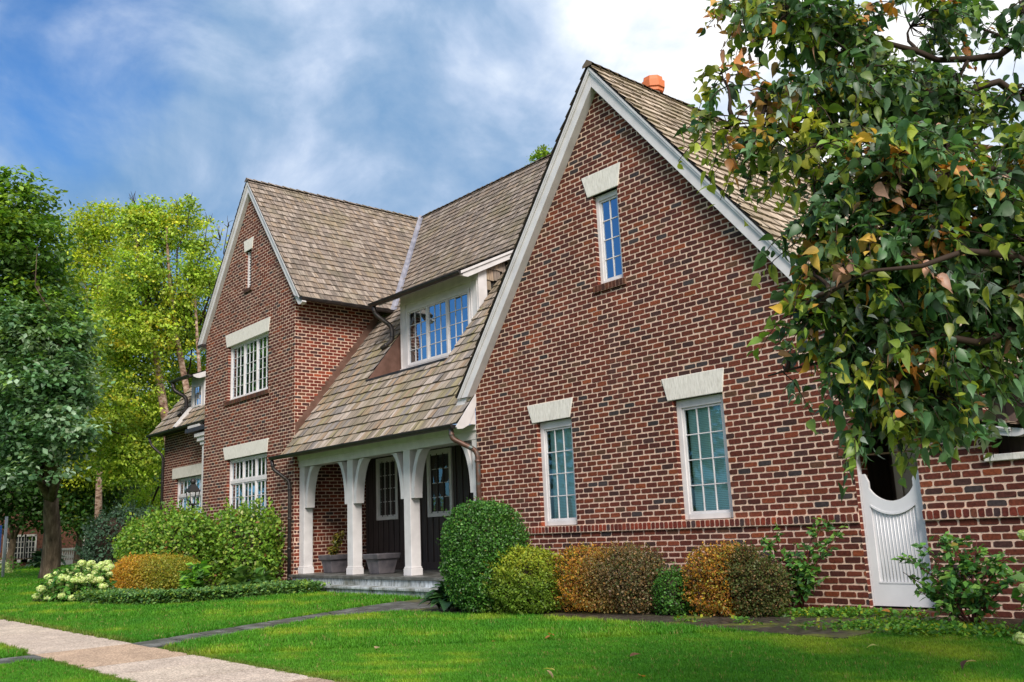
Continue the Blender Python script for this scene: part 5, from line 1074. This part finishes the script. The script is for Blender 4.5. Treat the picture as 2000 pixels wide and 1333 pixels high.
crown(bir, bb, 4300, 22, .5, .19, BIR, lo=.2, hang=-.6, thin=.55, seedn=2)
D = 56.0; B = at(190, 1090, D); B[2] = gz(B[0], B[1])
b2 = empty('birch_tree', B, 'yellow-green tree between the oak and the pale-trunked birch', 'tree')
bb = pxblobs([(165, 440, 35, 0), (200, 430, 40, 0), (215, 480, 45, 0), (150, 500, 45, 0), (190, 560, 70, 0), (180, 680, 80, 0), (200, 800, 80, 0), (190, 900, 70, 2), (225, 600, 50, 2)], D)
limbs(b2, B, at(195, 900, D), bb, .2, 'birch', r1=.1); crown(b2, bb, 2000, 22, .6, .2, [((.36, .44, .03), 4), ((.46, .52, .04), 3), ((.22, .33, .03), 3)], lo=.25, hang=-.5, thin=.3, seedn=3)
# --- dark trees further back
for i, (x, y0_, D, bl, lab, pl) in enumerate((
    (150, 1108, 60, [(150, 940, 70, 0), (200, 960, 60, 0), (110, 980, 60, 0), (175, 1010, 45, -2), (220, 1000, 40, 0), (240, 930, 60, 3)], 'dark leaning understory tree right of the oak trunk', [((.03, .08, .015), 4), ((.06, .14, .02), 3), ((.16, .22, .02), 1)]),
    (20, 1105, 58, [(20, 920, 80, 0), (-40, 980, 70, 0), (60, 990, 45, 0), (0, 860, 80, 2), (95, 930, 60, 3)], 'dark green tree left of the oak trunk, in front of the neighbouring house', [((.03, .075, .015), 4), ((.05, .12, .02), 3)]),
    (300, 1100, 72, [(300, 900, 90, 0), (250, 960, 80, 0), (330, 980, 80, 0), (210, 900, 80, 0), (290, 1020, 60, 0)], 'dense green tree behind the birch, low at the far brick corner', [((.06, .13, .015), 4), ((.12, .20, .02), 3)]),
    (100, 1100, 95, [(-60, 760, 150, 0), (60, 820, 130, 0), (170, 800, 130, 0), (120, 930, 110, 0), (250, 820, 120, 0), (10, 950, 120, 0)], 'distant green tree mass filling the gaps behind the oak', [((.05, .11, .02), 4), ((.09, .16, .03), 3)]))):
    B = at(x, y0_, D); B[2] = gz(B[0], B[1]); t = empty('dense_tree', B, lab, 'tree', 'trees behind the left lawn'); bl = pxblobs(bl, D)
    limbs(t, B, (B[0]+.3, B[1], B[2]+2.0), bl, .22, 'bark', r1=.12); crown(t, bl, 900, 18, .9, .30*D/60, pl, lo=.3, seedn=5+i, flat=.7)
D = 62.0; B = at(1060, 1090, D); B[2] = GR
t = empty('poplar_tree', B, 'bright green tree top just peeping over the main ridge beside the right gable', 'tree')
bl = pxblobs([(1060, 298, 12, 0), (1057, 312, 18, 0), (1050, 345, 25, 0)], D); limbs(t, B, at(1058, 380, D), bl, .2, 'bark', r1=.06, per=2); crown(t, bl, 150, 16, .3, .18, [((.16, .28, .02), 3), ((.24, .34, .03), 2)], lo=.2, hang=.2)
# --- near pear tree at right (trunk outside the frame)
B = np.array([-.5, 9.0, GR]); pear = empty('pear_tree', B, 'leafy pear tree overhanging from the right edge, green leaves with clusters turning orange and yellow', 'tree')
nb_ = [(1445, 25, 50, 6.6), (1530, 30, 75, 6.4), (1640, 70, 85, 6.6), (1760, 60, 80, 7.0), (1850, 40, 45, 7.2), (1985, 20, 40, 6.5), (2060, 60, 90, 6.5),
  (1395, 165, 48, 6.2), (1470, 170, 75, 6.2), (1560, 180, 80, 6.0), (1650, 190, 90, 6.2), (1760, 200, 95, 6.4), (1850, 190, 70, 6.8), (1830, 290, 70, 6.0), (1985, 180, 30, 6.2), (1990, 300, 60, 5.4), (2080, 250, 110, 6),
  (1400, 260, 55, 6.0), (1480, 270, 80, 6.0), (1590, 290, 85, 5.8), (1700, 310, 90, 5.6), (1420, 320, 28, 6.0), (1560, 370, 35, 5.8), (1640, 400, 70, 5.5), (1740, 400, 80, 5.2), (1850, 380, 75, 5.0), (1960, 400, 90, 5.0), (2070, 420, 100, 5),
  (1580, 450, 50, 5.8), (1580, 480, 40, 6.0), (1660, 490, 65, 5.2), (1760, 490, 90, 5.0), (1870, 500, 90, 5.0), (1980, 520, 90, 5.2), (1610, 575, 48, 5.2), (1700, 580, 75, 5.0), (1800, 600, 90, 5.2), (1900, 620, 80, 5.4), (1560, 560, 30, 5.4), (2050, 600, 110, 5.3),
  (1560, 625, 36, 5.6), (1620, 650, 60, 5.6), (1700, 680, 70, 5.4), (1800, 700, 85, 5.4), (1865, 715, 62, 5.8), (1520, 640, 20, 5.6), (1575, 705, 30, 5.8), (1500, 745, 22, 5.8), (1630, 740, 42, 5.6), (1700, 770, 65, 5.5), (1790, 790, 70, 5.6), (1880, 800, 60, 5.9), 
  (1690, 825, 38, 5.6), (1655, 875, 24, 5.6), (1745, 820, 42, 5.6), (1820, 840, 34, 5.8), (1755, 875, 16, 5.7), (1500, 720, 12, 5.8),
  (2200, 150, 150, 6.6), (2390, 120, 170, 7.0), (2550, 260, 150, 7.5), (2260, 400, 150, 6.2), (2430, 430, 160, 6.8), (2310, 600, 130, 6.4), (2520, 560, 120, 7.2), (2180, -90, 130, 7.0), (2400, -120, 150, 7.4)]
nb_ = [(x, y, r_*(.74 if x < 1600 and 80 < y < 420 and r_ > 30 else 1), d) for x, y, r_, d in nb_ if (x, y) != (1420, 320)]+[(1425, 310, 18, 6.0)]
pb = [(at(x+(30 if 300 < y < 760 else 18), y-(8 if y < 550 else 30), max(d, 5.6)), r_*.92*max(d, 5.6)/FPX) for x, y, r_, d in nb_]
GREEN = [((.045, .105, .038), 5), ((.065, .145, .055), 5), ((.10, .195, .085), 4), ((.030, .070, .026), 3), ((.14, .22, .035), 3), ((.19, .235, .19), 1.8), ((.28, .33, .05), 1.6)]
HOT = [(1480, 75, .16), (1370, 165, .25), (1500, 150, .5), (1520, 200, .45), (1450, 140, .3), (1590, 590, .22), (1700, 290, .25), (1800, 700, .35), (1760, 700, .3), (1560, 560, .3), (1900, 330, .25), (1960, 340, .2), (1440, 90, .25), (1500, 745, .3), (1620, 480, .2), (1700, 460, .2), (1740, 780, .2), (1400, 20, .3), (1630, 330, .15)]
def pearcol(P):
    n_ = len(P); c_ = pick(GREEN, n_); d = P-EYE; z = d@_f; px = (d@RT)/z*FPX+1000; py = -(d@UP)/z*FPX+666.5; w_ = np.zeros(n_)
    for hx, hy, s_ in HOT: w_ = np.maximum(w_, np.exp(-((px-hx)**2+(py-hy)**2)/38**2)*s_*2.2)
    yl = rng.random(n_) < np.clip((1650-px)/500, .03, .38); c_ = np.where(yl[:, None], pick([((.22, .27, .035), 3), ((.32, .34, .05), 2), ((.16, .22, .04), 3)], n_), c_); hot = rng.random(n_) < w_+.05; return np.where(hot[:, None], pick([((.42, .17, .04), 3), ((.52, .30, .06), 2), ((.33, .33, .05), 4), ((.40, .22, .15), 2), ((.24, .30, .04), 3)], n_), c_)
r2 = np.array([b[1]**2 for b in pb]); NC = 3300; idx = rng.choice(len(pb), NC, p=r2/r2.sum()); PC = np.array([b[0] for b in pb])[idx]; PR = np.array([b[1] for b in pb])[idx]
K = PC+rdir(NC)*(PR*rng.uniform(.1, 1, NC)**(1/2.4)*.85)[:, None]; k_ = (sn(K, 3.0, 77) > -.42) | (PR < .15); K, PC, PR = K[k_], PC[k_], PR[k_]; NC = len(K)
kd = (K-PC)/PR[:, None]*.9+rdir(NC)*.6+RT*-.05; kd /= np.linalg.norm(kd, axis=1, keepdims=True); kd[:, 2] = kd[:, 2]*.5-.1
per = 14; t_ = np.tile(np.linspace(.05, 1, per), NC)+rng.normal(size=NC*per)*.04; sl_len = np.repeat(rng.uniform(.14, .38, NC), per)
kd_ = np.repeat(kd, per, axis=0); P = np.repeat(K, per, axis=0)+kd_*(t_*sl_len)[:, None]+np.array([0, 0, -.55])*((t_**2)*sl_len)[:, None]+rng.normal(size=(NC*per, 3))*.022; n_ = len(P)
TW = MB()
for q in range(NC):
    L0 = sl_len[q*per]; TW.tube([K[q]+kd[q]*(t*L0)+np.array([0, 0, -.55])*(t*t*L0) for t in (-.15, .3, .65, 1)], [.005, .004, .003, .002], 4)
TW.build('twig', M['twig'], pear)
col = np.repeat(pearcol(K), per, axis=0)*rng.uniform(.7, 1.3, (n_, 1)); mixm = rng.random(n_) < .22; col[mixm] = pearcol(P[mixm])
tip = rdir(n_)*.8+np.repeat(kd, per, axis=0)*.35+np.array([0, 0, -.75]); nrm = rdir(n_)*.8+np.array([0, 0, .55])
inst('crown', BL_, BF_, P, orient(nrm, tip), .092*rng.uniform(.5, 1.2, (n_, 1))*np.stack([rng.uniform(.8, 1.1, n_), np.ones(n_), rng.uniform(.3, 1.6, n_)], 1), col, M['gloss'], pear); [c_.data.polygons.foreach_set('use_smooth', np.ones(len(c_.data.polygons), bool)) for c_ in pear.children if c_.name.startswith('crown')]
m_ = MB(); F1 = np.array([-.55, 8.9, 2.3]); m_.tube(wiggle(B, F1, 7, .02), list(np.linspace(.2, .14, 7)), 12, jit=.05); m_.build('trunk', M['bark'], pear)
m_ = MB()
mains = [[(2150, 60, 6.9), (1950, 110, 6.8), (1750, 90, 6.8), (1560, 60, 6.5), (1440, 40, 6.5)], [(2150, 240, 6.4), (1950, 160, 6.3), (1800, 180, 6.3), (1620, 210, 6.1), (1430, 230, 6.1)], [(2150, 420, 5.6), (1950, 330, 5.5), (1760, 360, 5.5), (1600, 400, 5.7)], [(2160, 560, 5.5), (1980, 500, 5.3), (1800, 520, 5.1), (1620, 570, 5.3)], [(2200, 700, 5.6), (1980, 640, 5.5), (1800, 650, 5.4), (1640, 700, 5.6), (1500, 735, 5.8)], [(2150, 700, 5.9), (1940, 720, 5.8), (1820, 780, 5.7), (1690, 850, 5.7), (1650, 890, 5.6)]]
nodes = []
for mm in mains:
    pts = [F1]+[at(*p) for p in mm]; full = []
    for a, b in zip(pts, pts[1:]): full += wiggle(a, b, 5, .05)[:-1]
    full.append(pts[-1]); m_.tube(full, list(np.linspace(.042, .005, len(full))), 7, jit=.08); nodes += full[6:]
nodes = np.array(nodes)
for c, r_ in pb:
    k = np.argsort(np.sum((nodes-c)**2, axis=1))[:2]
    for q in k[:1]: m_.tube(wiggle(nodes[q], c, 5, .1), [.018, .015, .012, .009, .006], 5)
for k in range(0, NC):
    q = np.argmin(np.sum((np.array([b[0] for b in pb])-K[k])**2, axis=1)); m_.tube([pb[q][0], (pb[q][0]+K[k])/2+rng.normal(size=3)*.02, K[k]], [.006, .004, .002], 4)
m_.build('limb', M['twig'], pear)
# street trees across the road (seen only as reflections in the panes)
for i, (x, y, h) in enumerate(((-34, -14, 12), (-46, -17, 17), (-24, -17, 9), (-60, -20, 18), (-82, -18, 17), (-100, -22, 18), (-74, -4, 15), (-120, -14, 18))):
    t = empty('street_tree', (x, y, GR), ['round', 'tall', 'small', 'broad', 'dense', 'big', 'slender', 'far'][i]+' green street tree across the road, reflected in the windows', 'tree', 'street trees across the road')
    bl = [((x+rng.normal()*1.2, y+rng.normal()*1.2, h*f), h*.24) for f in (.45, .6, .75, .6, .85)]; limbs(t, (x, y, GR), (x, y, h*.3), bl, .2, 'bark', per=1); crown(t, bl, 320, 10, 1.0, .5, [((.04, .10, .02), 3), ((.08, .16, .03), 2)], lo=.3)

# ================================================================== NEIGHBOUR, SMALL THINGS
NY = 22.0
def nb_at(px, py): return at(px, py, 66.0)
base = at(60, 1108, 66); zg = float(gz(base[0], base[1]))
# neighbour house built on a plane facing the camera side (+X)
NX = base[0]-1.5; nh = empty('neighbour_house', (NX, base[1], zg), 'brick neighbour house behind the oak with dark casement windows and a stone balustrade', 'house')
def onx(px, py, X): r_ = ray(px, py); return EYE+r_*((X)/r_[0])
yA_, yB_ = onx(-60, 1100, NX)[1], onx(250, 1100, NX)[1]; m_ = MB(); m_.box(NX-6, NX, yA_, yB_, zg-.5, zg+7.5); m_.build('wall', M['nbrick'] if 'nbrick' in M else M['flash'], nh)
def ypx(x): return onx(x, 1080, NX)[1]
def zpx(y): return onx(60, y, NX)[2]
for (xa, xb) in ((8, 24), (28, 45), (49, 66)):
    a, b = ypx(xa), ypx(xb); m_ = MB(); z0, z1 = zpx(1090), zpx(1048); m_.box(NX, NX+.12, min(a, b)-.12, min(a, b), z0-.15, z1+.12); m_.box(NX, NX+.12, max(a, b), max(a, b)+.12, z0-.15, z1+.12); m_.box(NX, NX+.14, min(a, b)-.3, max(a, b)+.3, z0-.3, z0-.08); m_.box(NX, NX+.12, min(a, b)-.1, max(a, b)+.1, z1, z1+.15)
    for k in (1, 2): y = a+(b-a)*k/3; m_.box(NX+.02, NX+.08, y-.02, y+.02, z0, z1)
    for k in (1, 2, 3): z = z0+(z1-z0)*k/4; m_.box(NX+.02, NX+.08, min(a, b), max(a, b), z-.02, z+.02)
    w_ = m_.build('window', M['lime'], nh); m_ = MB(); m_.box(NX+.01, NX+.03, min(a, b), max(a, b), z0, z1); m_.build('pane', M['room'], w_)
for (xa, xb) in ((148, 163), (177, 200)):
    a, b = ypx(xa), ypx(xb); m_ = MB(); m_.box(NX, NX+.1, min(a, b), max(a, b), zpx(1100), zpx(1045)); w_ = m_.build('window', M['lime'], nh); m_ = MB(); m_.box(NX+.05, NX+.13, min(a, b)+.12, max(a, b)-.12, zpx(1100)+.1, zpx(1045)-.1); m_.build('pane', M['room'], w_)
BX = NX+3.0; ya, yb_ = onx(118, 1080, BX)[1], onx(208, 1080, BX)[1]; z0, z1 = onx(170, 1096, BX)[2], onx(170, 1069, BX)[2]
m_ = MB(); m_.box(BX-.15, BX+.15, ya, yb_, z1-.16, z1); m_.box(BX-.15, BX+.15, ya, yb_, z0-.35, z0+.12); m_.box(BX-.2, BX+.2, yb_-.5, yb_, z0-.35, z1+.05); ba = m_.build('balustrade', M['lime'], nh)
for k in range(17):
    y = ya+.15+(yb_-ya-.8)*k/16; zz = [z0+.12+(z1-.28-z0)*t for t in (0, .15, .35, .6, .8, 1)]; m_ = MB(); m_.tube([(BX, y, z) for z in zz], [.07, .05, .11, .06, .05, .07], 8); m_.build('baluster', M['lime'], ba)
m_ = MB(); m_.box(BX-.3, BX+.1, ya-6, yb_, zg-.3, z0-.35); m_.build('terrace_wall', M['flash'], nh)
rb = MB(); rb.prism([(NX+.8, yA_-1, zg+7.3), (NX-3, yA_-1, zg+11), (NX-7, yA_-1, zg+7.3)], (0, yB_-yA_+2, 0)); rb.build('roof', M['under'], nh)
c = at(52, 1106, 60); rosette('hosta', 'pale blue-green hosta bed left of the oak trunk, below the neighbour windows', (c[0]+1, c[1]+.8), 90, 1.0, [((.06, .14, .08), 3), ((.09, .18, .10), 2)], zb=zg, up=1.0)
cH = at(8, 1115, 50); hydrangea('hydrangea', 'far hydrangea with pale blooms at the left frame edge', (cH[0], cH[1], zg+.4), (.9, .9, .6), [at(x, y, 49.5) for x, y in ((4, 1108), (12, 1104), (16, 1112), (8, 1116), (18, 1118))], .18, 300, zmin=zg)
# sign pole at left edge
p = at(4, 1142, 43); m_ = MB(); zz = float(gz(p[0], p[1])); root = empty('sign_pole', (p[0], p[1], zz), 'slim pale pole with a blue banner edge at the far left', 'pole')
m_.tube([(p[0], p[1], zz), (p[0], p[1], zz+2.9)], .07, 8); m_.build('pole', M['pole'], root); m_ = MB(); m_.obox((p[0]-.35, p[1]-.2, zz+1.2), (.13, .08, 0), (.01, -.02, 0), (0, 0, 1.3)); m_.build('banner', M['blue'], root)
# planters
def planter(cx_, cy_, w0, w1, h, label):
    root = empty('planter', (cx_, cy_, PZ), label, 'planter', 'planters on the porch'); m_ = MB(); a, b = w0/2, w1/2; zt = PZ+h
    ring = lambda r_, z: [(cx_-r_, cy_-r_, z), (cx_+r_, cy_-r_, z), (cx_+r_, cy_+r_, z), (cx_-r_, cy_+r_, z)]
    R_ = [ring(a, PZ+.004), ring(b-.03, zt-.16), ring(b+.02, zt-.15), ring(b+.045, zt), ring(b-.03, zt), ring(b-.07, zt-.12)]; vs = sum(R_, []); fs = [(i*4+k, i*4+(k+1) % 4, (i+1)*4+(k+1) % 4, (i+1)*4+k) for i in range(5) for k in range(4)]+[(3, 2, 1, 0)]; m_.add(vs, fs); m_.build('pot', M['planter'], root, bevel=.02)
    m_ = MB(); m_.face(ring(b-.06, zt-.09)); m_.build('soil', M['soil'], root); return root
planter(-26.02, 15.15, .50, .70, .56, 'grey square plastic planter with a scruffy yellowing plant, between first and second porch posts')
planter(-23.15, 15.05, .52, .74, .58, 'empty grey square plastic planter with a dented rim, between second and third porch posts')
PLT = [((.30, .26, .04), 3), ((.10, .13, .03), 3), ((.20, .10, .04), 2)]
loose('potted_plant', 'scruffy yellow-tipped plant growing in the left porch planter', (-26.02, 15.15, PZ+.45), [(-.25, 0, .35), (-.1, .1, .6), (.05, 0, .75), (.2, 0, .55), (.3, .1, .8), (0, -.1, .3), (.25, -.1, .3)], .10, PLT, 34, 'twig', .16, rad=.01)
# lantern on a post behind the hedge
p = at(376, 985, 31.5); lr = empty('lantern_post', (p[0], p[1], GR), 'dark iron lantern on a post rising behind the big green shrub', 'lantern'); zt = p[2]
m_ = MB(); m_.tube([(p[0], p[1], GR), (p[0], p[1], zt)], .05, 8); m_.build('post', M['iron'], lr); m_ = MB()
for sx in (-1, 1):
    for sy in (-1, 1): m_.tube([(p[0]+sx*.12, p[1]+sy*.12, zt), (p[0]+sx*.17, p[1]+sy*.17, zt+.42)], .018, 5)
m_.add([(p[0]-.21, p[1]-.21, zt+.42), (p[0]+.21, p[1]-.21, zt+.42), (p[0]+.21, p[1]+.21, zt+.42), (p[0]-.21, p[1]+.21, zt+.42), (p[0]-.07, p[1]-.07, zt+.68), (p[0]+.07, p[1]-.07, zt+.68), (p[0]+.07, p[1]+.07, zt+.68), (p[0]-.07, p[1]+.07, zt+.68)], [(0, 1, 5, 4), (1, 2, 6, 5), (2, 3, 7, 6), (3, 0, 4, 7), (4, 5, 6, 7), (3, 2, 1, 0)])
m_.tube([(p[0], p[1], zt+.66), (p[0], p[1], zt+.74), (p[0], p[1], zt+.82), (p[0], p[1], zt+.9)], [.05, .1, .1, .02], 8); m_.box(p[0]-.17, p[0]+.17, p[1]-.17, p[1]+.17, zt-.03, zt+.02); m_.build('lantern_cage', M['iron'], lr)
# fallen leaves on the lawn
SPOTS = [(1065, 1243, 'orange-brown'), (1235, 1277, 'brown'), (955, 1248, 'russet'), (1250, 1317, 'orange'), (1066, 1317, 'tan'), (1082, 1320, 'yellow'), (735, 1265, 'tan'), (1700, 1264, 'yellow'), (1890, 1300, 'dark brown'), (1905, 1298, 'yellow-brown'), (1740, 1202, 'orange'), (623, 1190, 'pale green'), (195, 1215, 'pale')]
for i, (x, y, cname) in enumerate(SPOTS):
    p = gp(x, y, GR+.07); colr = {'orange-brown': (.42, .18, .05), 'brown': (.2, .1, .05), 'russet': (.35, .12, .05), 'orange': (.5, .22, .05), 'tan': (.45, .33, .18), 'yellow': (.55, .5, .15), 'dark brown': (.10, .05, .03), 'yellow-brown': (.4, .3, .1), 'pale green': (.4, .5, .25), 'pale': (.5, .5, .35)}[cname]
    k = 2 if cname == 'orange-brown' else 1
    o = inst('fallen_leaf', BL_, BF_, np.array([p]*k)+rng.normal(size=(k, 3))*.03, orient(rng.normal(size=(k, 3))*.25+np.array([0, 0, 1]), rdir(k)), np.full((k, 1), .13), np.array([colr]*k), M['leaf'], loc=(p[0], p[1], GR))
    where = 'on the lawn' if y > 1245 else ('on the terrace by the gate' if x > 1600 else 'on the back of the lawn')
    tag(o, '%s fallen leaf lying %s%s' % (cname, where, ['', ' left of the middle', ' behind the others', ' near the bottom edge', ' at the bottom left of the big lawn', ' beside the tan one', ' near the stone path', ' in front of the terrace', ' at the lower right', ' touching the dark brown one', '', ' left of the stone path', ' far left by the sidewalk'][i]), 'leaf', 'fallen leaves')
